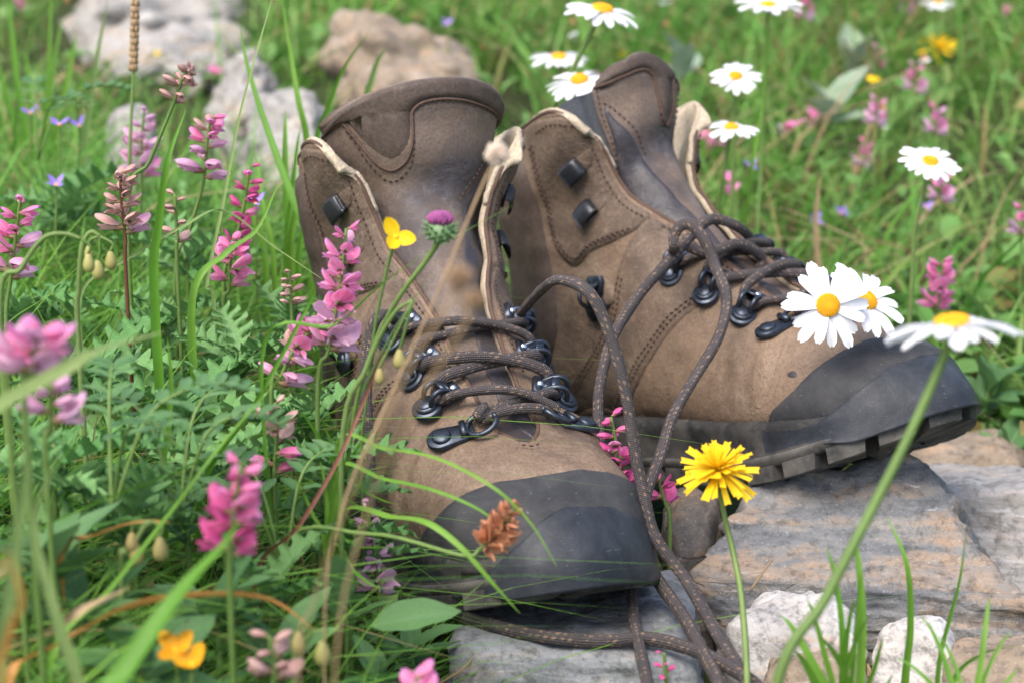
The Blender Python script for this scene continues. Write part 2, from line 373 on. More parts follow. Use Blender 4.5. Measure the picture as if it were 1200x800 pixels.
STS,GRID=surf_grid()
# ------------------------------------------------------------------ boot surface
def _disp():
    """soft creases and dents of a worn leather upper, along the surface normal (cm)"""
    G = GRID
    ds = np.gradient(G, axis=0); dt = np.gradient(G, axis=1); n = np.cross(dt, ds)
    n /= np.linalg.norm(n, axis=2)[..., None] + 1e-9
    n[:6] = n[6:7]                                            # the pinched tip
    d = np.zeros(G.shape[:2])
    for i in range(NS):
        for j in range(NT):
            p = Vector(G[i, j]); x, z = p.x, p.z
            d[i, j] = .16 * noise.noise(p * .42) + .06 * noise.noise(p * 1.1)
            fl = math.exp(-((x - 21.2) / 1.6) ** 2) * min(1, max(0, (z - 4) / 2))   # flex creases behind the toe
            d[i, j] += fl * .13 * math.sin(x * 3.9 + .5 * p.y + 2 * noise.noise(p * .5))
            an = math.exp(-((z - 13.5) / 2.6) ** 2) * (1 if x > 5 else .4)           # ankle folds
            q = Vector((p.x * .25, p.y * .5, p.z * 1.0))
            d[i, j] += an * .2 * noise.noise(q * .9 + Vector((3, 0, 0)))
    return G + n * d[..., None], n
GD, NRM = _disp()
def sf(s, t, off=0.0):
    """boot-local point(s) in metres on the upper: s toe to collar, t -1..1 round it, off outward in metres"""
    s = np.clip(np.asarray(s, float), 0, 1.0) * (NS - 1); t = (np.clip(np.asarray(t, float), -1, 1) + 1) / 2 * (NT - 1)
    s, t = np.broadcast_arrays(s, t)
    i = np.clip(s.astype(int), 0, NS - 2); j = np.clip(t.astype(int), 0, NT - 2); a = (s - i)[..., None]; b = (t - j)[..., None]
    L = lambda A: (A[i, j] * (1 - a) + A[i + 1, j] * a) * (1 - b) + (A[i, j + 1] * (1 - a) + A[i + 1, j + 1] * a) * b
    n = L(NRM); n = n / (np.linalg.norm(n, axis=-1)[..., None] + 1e-9)
    return L(GD) / 100 + n * np.asarray(off)[..., None]
def sn(s, t):
    e = .006
    ds = sf(s + e, t) - sf(s - e, t); dt = sf(s, t + e) - sf(s, t - e)
    n = np.cross(dt, ds); return n / (np.linalg.norm(n) + 1e-12), ds / np.linalg.norm(ds), dt / np.linalg.norm(dt)
_m = NT // 2
_sq = np.linspace(0, 1, NS)
def sz(z): return float(np.interp(z, GRID[:, _m, 2], _sq))          # station where the front line is at height z (cm)
def sx(x): return float(np.interp(-x, -GRID[:, _m, 0], _sq))
S_TH = sx(23.7)
def tgap(s):
    s = np.asarray(s, float); k = np.clip((s - S_TH) / (1 - S_TH), 0, 1)
    return np.where(k > 0, .074 * np.sqrt(np.clip(k / .05, 0, 1)) + .02 * np.clip(k / .5, 0, 1) + GAPW * np.clip((k - .38) / .62, 0, 1) ** 1.3, 0)
GAPW = .15

class Boot:
    def __init__(s, name, mirror, q, label, group):
        s.mir = mirror; loc, yaw, pit, rol = q
        c, n_ = math.cos, math.sin
        Rz = np.array([[c(yaw), -n_(yaw), 0], [n_(yaw), c(yaw), 0], [0, 0, 1]])
        Ry = np.array([[c(pit), 0, -n_(pit)], [0, 1, 0], [n_(pit), 0, c(pit)]])
        Rx = np.array([[1, 0, 0], [0, c(rol), -n_(rol)], [0, n_(rol), c(rol)]])
        s.Rm = Rz @ Ry @ Rx; s.loc = np.array(loc, float)
        s.root = empty(name, loc, label, 'hiking boot', group)
        M = Matrix(s.Rm.tolist()).to_4x4(); M.translation = Vector(loc); s.root.matrix_world = M; s.M = M
    def l2w(s, P):
        P = np.asarray(P, float) * ([1, -1, 1] if s.mir else [1, 1, 1]); return P @ s.Rm.T + s.loc
    def w2l(s, P):
        P = (np.asarray(P, float) - s.loc) @ s.Rm; return P * ([1, -1, 1] if s.mir else [1, 1, 1])
    def part(s, name, V, F, mats, fm=None, uv=None, smooth=True, parent=None):
        V = np.asarray(V, float); F = [tuple(int(i) for i in f) for f in F]
        if s.mir:
            V = V * [1, -1, 1]
            if uv is not None and len(uv) != len(V):
                o = [];
                k = 0
                for f in F: o.append(np.asarray(uv[k:k + len(f)])[::-1]); k += len(f)
                uv = np.concatenate(o)
            F = [f[::-1] for f in F]
        return link(name, newmesh(name, V, F, mats, fm, uv, smooth), parent or s.root)
    def inst(s, name, mesh, M, parent=None):
        if s.mir: D = Matrix.Diagonal((1, -1, 1, 1)); M = D @ M @ D
        return link(name, mesh, parent or s.root, M)
    # ---- a leather or rubber piece lying on a surface, given by its outline in surface coordinates
    def panel(s, name, poly, mat, h=.0011, step=.0042, fn=None, roll=.0016, base=0.0, parent=None, closed_smooth=3, mi=None):
        fn = fn or sf
        P = crom(poly, closed_smooth, True) if closed_smooth else np.asarray(poly, float)
        P3 = fn(P[:, 0], P[:, 1]); P3c = np.concatenate([P3, P3[:1]]); Pc = np.concatenate([P, P[:1]])
        d = np.r_[0, np.cumsum(np.linalg.norm(np.diff(P3c, axis=0), axis=1))]
        m = max(12, int(d[-1] / (step * .55))); q = np.arange(m) / m * d[-1]
        B = np.stack([np.interp(q, d, Pc[:, k]) for k in (0, 1)], 1)
        lo, hi = B.min(0), B.max(0)
        cen = (lo + hi) / 2; e = 1e-3
        J = lambda u, v: (np.linalg.norm(fn(u + e, v) - fn(u - e, v), axis=-1) / (2 * e), np.linalg.norm(fn(u, v + e) - fn(u, v - e), axis=-1) / (2 * e))
        ju, jv = J(np.linspace(lo[0], hi[0], 9), np.full(9, cen[1])); ju, jv = max(1e-3, float(np.mean(ju))), max(1e-3, float(np.mean(jv)))
        scl = np.array([ju, jv])
        nu, nv = int((hi[0] - lo[0]) * ju / step) + 2, int((hi[1] - lo[1]) * jv / step) + 2
        gu, gv = np.meshgrid(np.linspace(lo[0], hi[0], nu), np.linspace(lo[1], hi[1], nv), indexing='ij')
        gu = gu + (np.arange(nv) % 2)[None] * (hi[0] - lo[0]) / nu * .5
        pts = np.stack([gu.ravel(), gv.ravel()], 1)
        # rings just inside the edge
        T = (np.roll(B, -1, 0) - np.roll(B, 1, 0)) * scl; T /= np.linalg.norm(T, axis=1)[:, None] + 1e-12
        area = .5 * np.sum(B[:, 0] * np.roll(B[:, 1], -1) - np.roll(B[:, 0], -1) * B[:, 1])
        Nn = np.stack([-T[:, 1], T[:, 0]], 1) * (1 if area > 0 else -1)
        rings = [B + Nn * r_ / scl for r_ in (roll * .5, roll * 1.3)]
        cand = np.concatenate(rings + [pts])
        # inside test and distance to the outline (in scaled metres)
        Bs = B * scl; cs = cand * scl
        A0, A1 = Bs, np.roll(Bs, -1, 0); ab = A1 - A0; l2 = (ab ** 2).sum(1) + 1e-15
        dist = np.empty(len(cs)); ins = np.zeros(len(cs), bool)
        for k0 in range(0, len(cs), 2000):
            p = cs[k0:k0 + 2000][:, None]; tt = np.clip(((p - A0) * ab).sum(2) / l2, 0, 1)
            dist[k0:k0 + 2000] = np.sqrt((((A0 + tt[..., None] * ab) - p) ** 2).sum(2).min(1))
            px, py = p[..., 0], p[..., 1]
            cr = ((A0[:, 1] > py) != (A1[:, 1] > py)) & (px < (A1[:, 0] - A0[:, 0]) * (py - A0[:, 1]) / (A1[:, 1] - A0[:, 1] + 1e-15) + A0[:, 0])
            ins[k0:k0 + 2000] = cr.sum(1) % 2 == 1
        nr_ = 2 * len(B); ok = ins & (dist > roll * .42); ok[nr_:] &= dist[nr_:] > roll * 1.3 + step * .35; ok[len(B):nr_] &= dist[len(B):nr_] > roll * 1.15
        I = cand[ok]; dI = dist[ok]
        allp = np.concatenate([B, I]); dd = np.r_[np.zeros(len(B)), dI]
        out = delaunay_2d_cdt([Vector(p) for p in (allp * scl)], [], [list(range(len(B)))], 1, 1e-7)
        vs, fs, orig = out[0], out[2], out[3]
        vv = np.array([v[:] for v in vs]) / scl
        dv = np.array([dd[o[0]] if o else 0 for o in orig])
        k = np.clip(dv / (roll * 1.3), 0, 1); off = base - .0006 + (h + .0006) * np.sqrt(1 - (1 - k) ** 2)
        V = fn(vv[:, 0], vv[:, 1], off)
        # orientation
        f0 = fs[len(fs) // 2]; a_, b_, c_ = (V[i] for i in f0[:3]); e1 = fn(*vv[f0[0]], .002) - fn(*vv[f0[0]], 0)
        F = [tuple(f) for f in fs]
        if np.cross(b_ - a_, c_ - a_).dot(e1) < 0: F = [f[::-1] for f in F]
        return s.part(name, V, F, mat, parent=parent)
    def stitches(s, lines, name='stitching', fn=None, L=.0021, gap=.0011, r=.00042, off=.0013, parent=None, mat=None):
        fn = fn or sf; mb = Mb()
        for uv in lines:
            uv = crom(uv, 14); P = fn(uv[:, 0], uv[:, 1], off); Q, q = resample(P, .0004)
            st = int(round((L + gap) / .0004)); ln = int(round(L / .0004))
            for a in range(0, len(Q) - ln, st):
                seg = Q[[a, a + ln // 2, a + ln]]
                V, F, _ = tube(seg, [r * .5, r * 1.25, r * .5], 5); mb.add(V, F)
        V = np.concatenate(mb.V); return setp(s.part(name, V, mb.F, mat or STITCH, parent=parent), kind='stuff')

def seamline(poly, inset):
    return poly
# ------------------------------------------------------------------ tongue surface
T_LEN = 1.0
TT0, TT1 = .12, .41
def tongue_fn(lean=0.0, ku=(), kz=(), wide=.008, tt1=TT1):
    """surface of the tongue: v 0 at the throat .. 1 at its top, u -1..1 across (returned as fn(v, u, off))"""
    vc = .66; s0 = S_TH - .03
    def fn(v, u, off=0.0):
        v = np.asarray(v, float); u = np.asarray(u, float); v, u = np.broadcast_arrays(v, u)
        k = np.clip(v / vc, 0, 1); s = s0 + (1 - s0) * k
        tw = TT0 + (tt1 - TT0) * np.clip(k, 0, 1) ** .9
        inset = -.0042 - .003 * np.clip(k * 2, 0, 1)
        P = sf(np.clip(s, 0, 1), u * tw, inset)
        ex = np.clip((v - vc) / (1 - vc), 0, 1.3)
        Lx = nspline(ku, kz, u.ravel()).reshape(u.shape) / 100 * ex
        fl = ex ** 1.6                                  # above the collar the tongue spreads flat
        C0 = sf(np.ones_like(v), np.zeros_like(v), -.0072)
        P = P + np.stack([-Lx * (.10 + lean) + fl * (C0[..., 0] - P[..., 0]) * .25, np.zeros_like(Lx) + fl * u * wide, Lx], -1)
        P = P + np.stack([.0030 * np.sin(v * 34 + 1.6 * u) * np.exp(-((v - .52) / .10) ** 2), 0 * v, 0 * v], -1)
        if np.any(off):
            e = .01
            du = fn(v, u + e) - fn(v, u - e); dv = fn(np.minimum(v + e, 1.25), u) - fn(v - e, u)
            n = np.cross(du, dv); n /= np.linalg.norm(n, axis=-1)[..., None] + 1e-12
            P = P + n * np.asarray(off)[..., None]
        return P
    return fn

# ------------------------------------------------------------------ sole outline
def sole_outline(n=240):
    xw = [(-.35, 0.01), (.05, 1.7), (1.0, 2.8), (3.0, 3.65), (6, 3.95), (10, 3.9), (14, 4.15), (18, 4.85), (21.2, 5.15), (24, 4.98), (26.5, 4.35), (28.6, 3.3), (30.1, 2.05), (30.95, 1.1), (31.2, .01)]
    xw = [(cx(x), w) for x, w in xw]
    yc = lambda x: np.interp(x, [0, 12, 20, 25, 29.5], [0, -.15, .0, .1, -.12])
    up = [(x, yc(x) + w) for x, w in xw]; dn = [(x, yc(x) - w) for x, w in xw[1:-1]][::-1]
    P = crom(np.array(up + dn), 30, True); d = np.r_[0, np.cumsum(np.linalg.norm(np.diff(np.r_[P, P[:1]], axis=0), axis=1))]
    q = np.arange(n) / n * d[-1]; Pc = np.r_[P, P[:1]]
    O = np.stack([np.interp(q, d, Pc[:, k]) for k in (0, 1)], 1)
    T = np.roll(O, -1, 0) - np.roll(O, 1, 0); T /= np.linalg.norm(T, axis=1)[:, None]
    N = np.stack([T[:, 1], -T[:, 0]], 1)
    if ((O - O.mean(0)) * N).sum() < 0: N = -N
    return O, N
def zb(x): return np.where(x > 20.5, 2.15 * (np.clip(x - 20.5, 0, 20) / 9.3) ** 1.7, np.where(x < 2.5, .5 * ((2.5 - x) / 2.8) ** 2, 0))
def zf(x): return np.interp(x, [0, 6, 10, 15, 20, 25, 27.4, 29.8], [3.2, 3.0, 2.9, 2.75, 2.6, 2.75, 3.0, 3.4])

def hook_meshes():
    """eyelet: round cap, strap arch with rivet; D ring; speed hook. X points to the gap, Z out of the leather."""
    mb = Mb()
    def prism(out, z0, z1, mb, bev=.0003):
        out = np.asarray(out, float); n = len(out); c = out.mean(0)
        ins = c + (out - c) * (1 - bev / np.linalg.norm(out - c, axis=1)[:, None])
        V = np.concatenate([np.c_[out, np.full(n, z0)], np.c_[out, np.full(n, z1 - bev)], np.c_[ins, np.full(n, z1)]])
        F = [tuple(f) for f in gridfaces(n, 3, True)] + [tuple(range(2 * n, 3 * n))]
        mb.add(V, F)
    circ = lambda r, x, n=20: [(x + r * math.cos(a), r * math.sin(a)) for a in np.arange(n) / n * 2 * math.pi]
    prism(circ(.0049, -.0058), -.0006, .0012, mb); prism(circ(.0036, -.0058), .0010, .0024, mb, .0006)
    prism(circ(.0026, -.0058, 14), .0022, .0028, mb, .0004)
    base = [(-.001, -.0034), (.0045, -.0040), (.0062, -.0034), (.0062, .0034), (.0045, .0040), (-.001, .0034)]
    prism(base, -.0006, .0013, mb)
    for sy in (-1, 1):                                # two rails of the arch
        P = [(-.0056, sy * .0022, .0012), (-.0035, sy * .0024, .0052), (-.0005, sy * .0025, .0058), (.002, sy * .0024, .0035), (.0034, sy * .0022, .0012)]
        mb.tube(P, .0009, 6, sp=4)
    a = np.array([(.0000, 0, .0062), (.0020, 0, .0046), (.0036, 0, .0020)])
    for i in range(2):
        p, q = a[i], a[i + 1]
        V = [(p[0], -.0031, p[2]), (p[0], .0031, p[2]), (q[0], .0034, q[2]), (q[0], -.0034, q[2])]
        V = V + [(x, y, z - .0009) for x, y, z in V]
        mb.add(V, [(0, 1, 2, 3)[::-1], (4, 5, 6, 7), (0, 1, 5, 4), (2, 3, 7, 6), (1, 2, 6, 5), (3, 0, 4, 7)])
    eye = mb.mesh('lace_hook', METAL)
    rv = newmesh('rivet', *ball(.0014, (.0043, 0, .0015), 10, 6, (1, 1, .7)), STEEL)
    mb = Mb()                                          # D ring on a tongue-shaped plate
    pl = [(-.0098 + .0042 * math.cos(a), .0042 * math.sin(a)) for a in np.linspace(.5 * math.pi, 1.5 * math.pi, 10)] + [(.001, -.0026), (.001, .0026)]
    prism(pl, -.0006, .001, mb); prism(circ(.003, -.0092, 16), .0008, .0022, mb, .0005)
    ring = [(.0035 + .0048 * math.cos(a), .0042 * math.sin(a), .002 + .001 * math.cos(a)) for a in np.linspace(0, 2 * math.pi, 22)]
    mb.tube(ring, .0009, 7)
    mb.tube([(-.0022, y, .0021) for y in (-.0027, 0, .0027)], .0012, 6)
    dr = mb.mesh('lace_ring', METAL)
    mb = Mb()                                          # speed hook: bent blade
    prof = [(-.0035, .0004), (.0020, .0006), (.0045, .0012), (.0052, .0028), (.0044, .0042), (.0015, .0048), (-.0040, .0046), (-.0068, .0036)]
    wid = [.0036, .0036, .0038, .0042, .0046, .0050, .0052, .0050]
    V = []; n = len(prof)
    for sgn in (0, 1):
        for (x, z), w in zip(prof, wid):
            zz = z - .0011 * sgn
            for y in (-1, -.7, 0, .7, 1): V.append((x + .0006 * sgn, y * w, zz - (.0006 if abs(y) == 1 else 0) * (1 - sgn)))
    F = [tuple(f) for f in gridfaces(5, n)] + [tuple(f) for f in gridfaces(5, n, off=5 * n, flip=True)]
    for i in range(n - 1):
        a0 = i * 5; F.append((a0, a0 + 5, 5 * n + a0 + 5, 5 * n + a0)); F.append((a0 + 4, 5 * n + a0 + 4, 5 * n + a0 + 9, a0 + 9))
    F += [tuple([0, 1, 2, 3, 4] + [5 * n + k for k in (4, 3, 2, 1, 0)]), tuple([5 * n - 5 + k for k in (4, 3, 2, 1, 0)] + [10 * n - 5 + k for k in range(5)])]
    mb.add(V, F)
    sp = mb.mesh('speed_hook', HOOKB)
    return eye, rv, dr, sp
EYE, RIVET, DRING, SPEED = hook_meshes()

def hull(P, nn, k):
    """pulls a bumper profile out to its convex hull (rubber spans the hollows under it)"""
    r_ = P @ nn; z = P[:, 2]; st = []
    for i in range(len(P)):
        while len(st) > 1 and (r_[st[-1]] - r_[st[-2]]) * (z[i] - z[st[-2]]) <= (r_[i] - r_[st[-2]]) * (z[st[-1]] - z[st[-2]]): st.pop()
        st.append(i)
    rn = np.interp(z, z[st], r_[st]); P += (np.maximum(rn - r_, 0) * min(1, k * 2.5))[:, None] * nn
ROWZ = [7.85, 9.15, 10.75, 12.5]
def hookpt(i, side, out=0.0, off=0.0):
    s = sz(ROWZ[i]); t = side * (float(tgap(s)) + (.092 if i else .075) + out + (.012 if side > 0 else 0)); return s, t

def build_boot(name, mirror, q, label, group, lace_loose):
    B = Boot(name, mirror, q, label, group)
    # ---------- upper: two flaps joined below the throat
    rows = np.unique(np.concatenate([np.linspace(.03, S_TH, 46), S_TH + (1 - S_TH) * np.linspace(0, 1, 100) ** 1.25]))
    nj = 100; J = np.linspace(0, 1, nj)
    V = []; gidx = {}
    for sd in (1, -1):
        for s in rows:
            g = float(tgap(s)); t = sd * (g + (1 - g) * J)
            # rounded top corner at the gap edge
            k = np.clip((s - .82) / .18, 0, 1); drop = .085 * np.exp(-((np.abs(t) - g) / .045) ** 1.5) * k ** 2
            ss = s - drop
            flare = .0115 * np.clip((s - .66) / .34, 0, 1) ** 1.6 * np.exp(-((np.abs(t) - g) / .16) ** 2)
            puff = .0035 * np.exp(-((s - .93) / .045) ** 2) * np.clip((np.abs(t) - .25) / .12, 0, 1)
            V.append(sf(ss, t, flare + puff))
    n = len(rows); V = np.concatenate(V)
    F = list(map(tuple, gridfaces(nj, n))) + list(map(tuple, gridfaces(nj, n, off=n * nj, flip=True)))
    up = B.part('upper', V, F, [LEA_V, LEA_Q, CREAM, GREYFAB])
    me = up.data
    bm = bmesh.new(); bm.from_mesh(me); bmesh.ops.remove_doubles(bm, verts=bm.verts, dist=.00006); bm.normal_update()
    bmesh.ops.recalc_face_normals(bm, faces=bm.faces); 
    bm.to_mesh(me); bm.free()
    mi = []
    for p in me.polygons: mi.append(0)
    me.polygons.foreach_set('material_index', mi)
    so_ = up.modifiers.new('thickness', 'SOLIDIFY'); so_.thickness = .0042; so_.offset = -1; so_.material_offset = 2; so_.material_offset_rim = 2
    flare_fn = lambda s, t, off=0.0: sf(s - 0, t, np.asarray(off) + .0115 * np.clip((np.asarray(s) - .66) / .34, 0, 1) ** 1.6 * np.exp(-((np.abs(t) - tgap(s)) / .16) ** 2) + .0035 * np.exp(-((np.asarray(s) - .93) / .045) ** 2) * np.clip((np.abs(t) - .25) / .12, 0, 1))
    fn = flare_fn
    # ---------- edge binding round collar and opening
    for sd in (1, -1):
        ss = []
        for s in np.linspace(S_TH + .004, 1, 60): ss.append((s, float(tgap(s)) * sd, 0))
        g1 = float(tgap(1.0))
        for j in np.linspace(0, 1, 50)[1:]: ss.append((1.0, sd * (g1 + (1 - g1) * j), 1))
        P = []
        for s, t, top in ss:
            k = max(0, (s - .82) / .18); dr = .085 * math.exp(-(max(0, abs(t) - float(tgap(s))) / .045) ** 1.5) * k ** 2
            P.append(fn(np.array(s - dr), np.array(t), np.array(-.0006)))
        P = np.array(P); P, _ = resample(P, .0022)
        vb, fb, ub = tube(P, .0011, 7); B.part('edge_binding', vb, fb, EDGE)
        Pc = P.copy(); 
        # pale raw rim just inside the collar edge
        s_i = [(s, t) for s, t, top in ss if s > .80]
        P = []
        for s, t in s_i:
            k = max(0, (s - .82) / .18); dr = .085 * math.exp(-(max(0, abs(t) - float(tgap(s))) / .045) ** 1.5) * k ** 2
            P.append(fn(np.array(s - dr + .001), np.array(t), np.array(-.0026)))
        P, _ = resample(np.array(P), .0022); P = P + NR.randn(*P.shape) * .00012; vb, fb, ub = tube(P, .0014 + .0003 * NR.rand(len(P)), 7); B.part('lining_rim', vb, fb, CREAM)
    # ---------- overlays
    def G(s, e): return float(tgap(s)) + e
    zS = lambda z: sz(z)
    lines = []
    for sd in (1, -1):
        # quarter: from the eyelets down to the sole and back round the heel
        a0, a1, a2 = zS(14.6), zS(12.3), zS(10.2)
        quarter = [(a2 + .01, sd * G(a2, .018)), (a1, sd * G(a1, .014)), (a0 - .01, sd * G(a0, .014)), (a0 + .012, sd * G(a0, .05)), (a0 - .005, sd * .33), (a0 - .03, sd * .45), (a0 - .015, sd * .60), (a0 + .02, sd * .78), (a0 + .04, sd * .97),
                   (.66, sd * .985), (.60, sd * .9), (zS(12.9), sd * .80), (zS(12.2), sd * .62), (zS(11.6), sd * .45), (zS(10.9), sd * .30), (zS(10.2), sd * .2)]
        B.panel('quarter_panel', quarter, LEA_Q if sd == 1 else LEA_Q, fn=fn, h=.0012)
        # collar panel: curved lower edge, runs to the top
        b0 = zS(15.4); 
        collar = [(zS(14.75), sd * G(zS(14.75), .012)), (zS(15.6), sd * G(zS(15.6), .010)), (zS(17), sd * G(zS(17), .010)), (zS(18.3), sd * G(zS(18.3), .012)), (.955, sd * G(.95, .045)), (.985, sd * G(.985, .10)), (.988, sd * .47),
                  (zS(18.2), sd * .475), (zS(17.0), sd * .445), (zS(16.2), sd * .40), (zS(15.9), sd * .33), (zS(15.35), sd * .27), (zS(14.8), sd * .20)]
        B.panel('collar_panel', collar, LEA_Q, fn=fn, h=.0014)
        back = [(zS(16.3), sd * .52), (zS(17.3), sd * .50), (zS(18.5), sd * .505), (.975, sd * .53), (.98, sd * .75), (.98, sd * .985), (zS(17), sd * .985), (zS(15.8), sd * .8), (zS(15.6), sd * .62)]
        B.panel('collar_pad', back, LEA_P, fn=fn, h=.0035, roll=.006)
        c_in = [(zS(14.95), sd * G(zS(15), .17)), (zS(15.45), sd * .262), (zS(16.05), sd * .325), (zS(16.35), sd * .392), (zS(17.05), sd * .432), (zS(18.1), sd * .462), (.97, sd * .462)]
        c_in = [(zS(15.0), sd * .215), (zS(15.5), sd * .262), (zS(16.05), sd * .325), (zS(16.35), sd * .392), (zS(17.05), sd * .432), (zS(18.1), sd * .462), (.97, sd * .46)]
        c_in2 = [(s, t - sd * .011) for s, t in c_in]
        lines += [c_in, c_in2]
        e1 = [(s, sd * G(s, .028)) for s in np.linspace(zS(14.9), .93, 8)]
        e1 += [(.955, sd * G(.96, .06)), (.975, sd * G(.98, .11)), (.978, sd * .42)]
        lines.append(e1)
        lines.append([(s, sd * G(s, .027)) for s in np.linspace(zS(9.6), zS(14.2), 8)])
        q1 = [(a0 - .016, sd * .33), (a0 - .041, sd * .45), (a0 - .026, sd * .60), (a0 + .009, sd * .78), (a0 + .025, sd * .95)]
        lines += [q1, [(s - .010, t) for s, t in q1]]
        q2 = [(zS(10.45), sd * .2), (zS(11.15), sd * .30), (zS(11.85), sd * .45), (zS(12.45), sd * .62), (zS(13.15), sd * .80), (.645, sd * .93)]
        lines += [q2, [(s + .010, t) for s, t in q2]]
        # leather surround of the ankle hook
        sa, ta = zS(14.7), sd * .40
        sur = [(sa + .034 * math.cos(a) * (1.25 if math.cos(a) < 0 else 1), ta + .042 * math.sin(a)) for a in np.linspace(0, 2 * math.pi, 14, endpoint=False)]
        B.panel('hook_surround', sur, LEA_Q, fn=fn, h=.0026, step=.003, base=.0008, roll=.0022)
        lines.append([(sa + .026 * math.cos(a) * (1.25 if math.cos(a) < 0 else 1), ta + .034 * math.sin(a)) for a in np.linspace(.3, 2 * math.pi - .3, 14)])
        n_, ds, dt = sn(sa, ta); p = fn(np.array(sa), np.array(ta), np.array(.0038))
        B.inst('lace_hook', EYE, basis(-sd * dt * .8 + ds * .5, n_, p) @ Matrix.Scale(1.45, 4))
        # heel counter
        hc = [(zS(14.9) - .22, sd * .985), (.52, sd * .93), (.50, sd * .84), (.56, sd * .76), (.62, sd * .78), (.66, sd * .86), (.69, sd * .985)]
        B.panel('heel_counter', hc, LEA_V, fn=fn, h=.0016)
    # the vamp edge behind the throat
    lines.append([(S_TH - .012, -.035), (S_TH - .02, 0), (S_TH - .012, .035)])
    # ---------- rubber toe cap
    cap = [(.012, -.66), (.10, -.80), (sx(24.6), -.80), (sx(23.4), -.60), (sx(24.6), -.46), (sx(25.7), -.30), (sx(26.2), -.14), (sx(26.4), 0), (sx(26.25), .14), (sx(25.8), .30), (sx(24.6), .46), (sx(23.0), .60), (sx(24.2), .80), (.10, .80), (.012, .66), (.010, .3), (.010, -.3)]
    B.panel('toe_cap', cap, RUB_C, h=.0013, step=.0036, roll=.0010, fn=sf)
    B.stitches(lines, fn=fn, off=.0019)
    # ---------- tongue
    tf = tongue_fn(.05, (-1.1, -.8, -.4, 0, .25, .6, .85, 1.1), (.5, .75, 1.2, 1.6, 1.65, 1.4, .9, .3), .004) if not mirror else tongue_fn(.05, (-1.1, -.8, -.4, 0, .4, .8, 1.1), (0, .7, 1.3, 1.6, 1.3, .7, 0), -.010, .21)
    nv, nu = 90, 49; v_, u_ = np.meshgrid(np.linspace(0, 1, nv), np.linspace(-1, 1, nu), indexing='ij')
    prof = (1 - np.abs(u_) ** 7) * (1 - np.clip((v_ - .9) / .1, 0, 1) ** 4) ; prof = np.sqrt(np.clip(prof, 0, 1)); thick = .0024 + .0034 * np.clip((v_ - .5) / .3, 0, 1)
    Vf = tf(v_, u_, thick * prof * .5 + 1e-6); Vb = tf(v_, u_, -thick * prof * .5 - 1e-6)
    Ff = list(map(tuple, gridfaces(nu, nv))); Fb = list(map(tuple, gridfaces(nu, nv, off=nu * nv, flip=True)))
    tg = B.part('tongue', np.concatenate([Vf.reshape(-1, 3), Vb.reshape(-1, 3)]), Ff + Fb, [LEA_T, LEA_P], fm=[0] * len(Ff) + [1] * len(Fb))
    wavy = [(.66, -.985), (.735, -.93), (.75, -.83), (.71, -.70), (.635, -.58), (.585, -.42), (.575, -.28), (.61, -.16), (.71, -.11), (.765, -.04), (.785, .08), (.775, .25), (.745, .45), (.715, .7), (.705, .985)]
    topc = [(.90, .985), (.955, .93), (.985, .7), (.99, .3), (.99, 0), (.99, -.3), (.985, -.7), (.955, -.93), (.88, -.985)]
    tb = lambda off0: (lambda v, u, off=0.0: tf(v, u, np.asarray(off) + off0 * np.sqrt(np.clip((1 - np.abs(u) ** 7) * (1 - np.clip((np.asarray(v) - .9) / .1, 0, 1) ** 4), 0, 1))))
    tfo = lambda v, u, off=0.0: tf(v, u, np.asarray(off) + .5 * (.0024 + .0034 * np.clip((np.asarray(v) - .5) / .3, 0, 1)) * np.sqrt(np.clip((1 - np.abs(u) ** 7) * (1 - np.clip((np.asarray(v) - .9) / .1, 0, 1) ** 4), 0, 1)))
    B.panel('tongue_pad', wavy + topc, LEA_P, fn=tfo, h=.0017, roll=.0045, step=.0035, parent=tg)
    # the leather face of the tongue, its edge a raised cord below the pad
    cord = crom([(v - .012, u) for v, u in wavy], 8); P = tfo(cord[:, 0], cord[:, 1], np.full(len(cord), .0006))
    vb, fb, _ = tube(resample(P, .002)[0], .0007, 6); B.part('piping', vb, fb, EDGE, parent=tg)
    patch = [(.615, .90), (.59, .74), (.54, .5), (.48, .30), (.36, .16), (.2, .05), (.06, .05), (.05, .93), (.3, .95)]
    B.panel('tongue_patch', patch, LEA_D, fn=tfo, h=.0009, parent=tg)
    B.stitches([[(v - .032, u) for v, u in wavy[1:-1]], [(v, -.93) for v in np.linspace(.1, .74, 8)], [(v, .93) for v in np.linspace(.1, .78, 8)],
                [(.63, .86), (.605, .7), (.555, .46), (.49, .24)]], fn=tfo, off=.0005, parent=tg)
    # gusset folds at both sides of the tongue
    for sd in (1, -1):
        gu = []
        for v in np.linspace(.02, .72, 40):
            k = np.clip(v / .66, 0, 1); s = (S_TH - .03) + (1 - S_TH + .03) * k; k2 = min(1.0, k)
            g = float(tgap(s)); w = TT0 + (TT1 - TT0) * k ** .9
            a = tf(v, sd * .8, -.001); b = sf(min(s, 1), sd * (g + .10), -.006)
            for j, f in enumerate(np.linspace(0, 1, 7)): gu.append(a * (1 - f) + b * f - np.array([1, 0, .3]) * .004 * math.sin(f * math.pi * 2) * (1 - abs(2 * f - 1) * .3))
        B.part('gusset', gu, gridfaces(7, 40, flip=sd < 0), GREYFAB)
    if mirror:                                         # dark stain on the side of the vamp
        B.panel('stain', [(sx(24.3) + .010 * math.cos(a) * (1 + .3 * math.sin(3 * a)), .40 + .019 * math.sin(a)) for a in np.linspace(0, 6.28, 9)[:-1]], LEA_D, h=.0002, step=.002, roll=.001)
    # ---------- sole
    O, N = sole_outline(); n = len(O); x = O[:, 0]
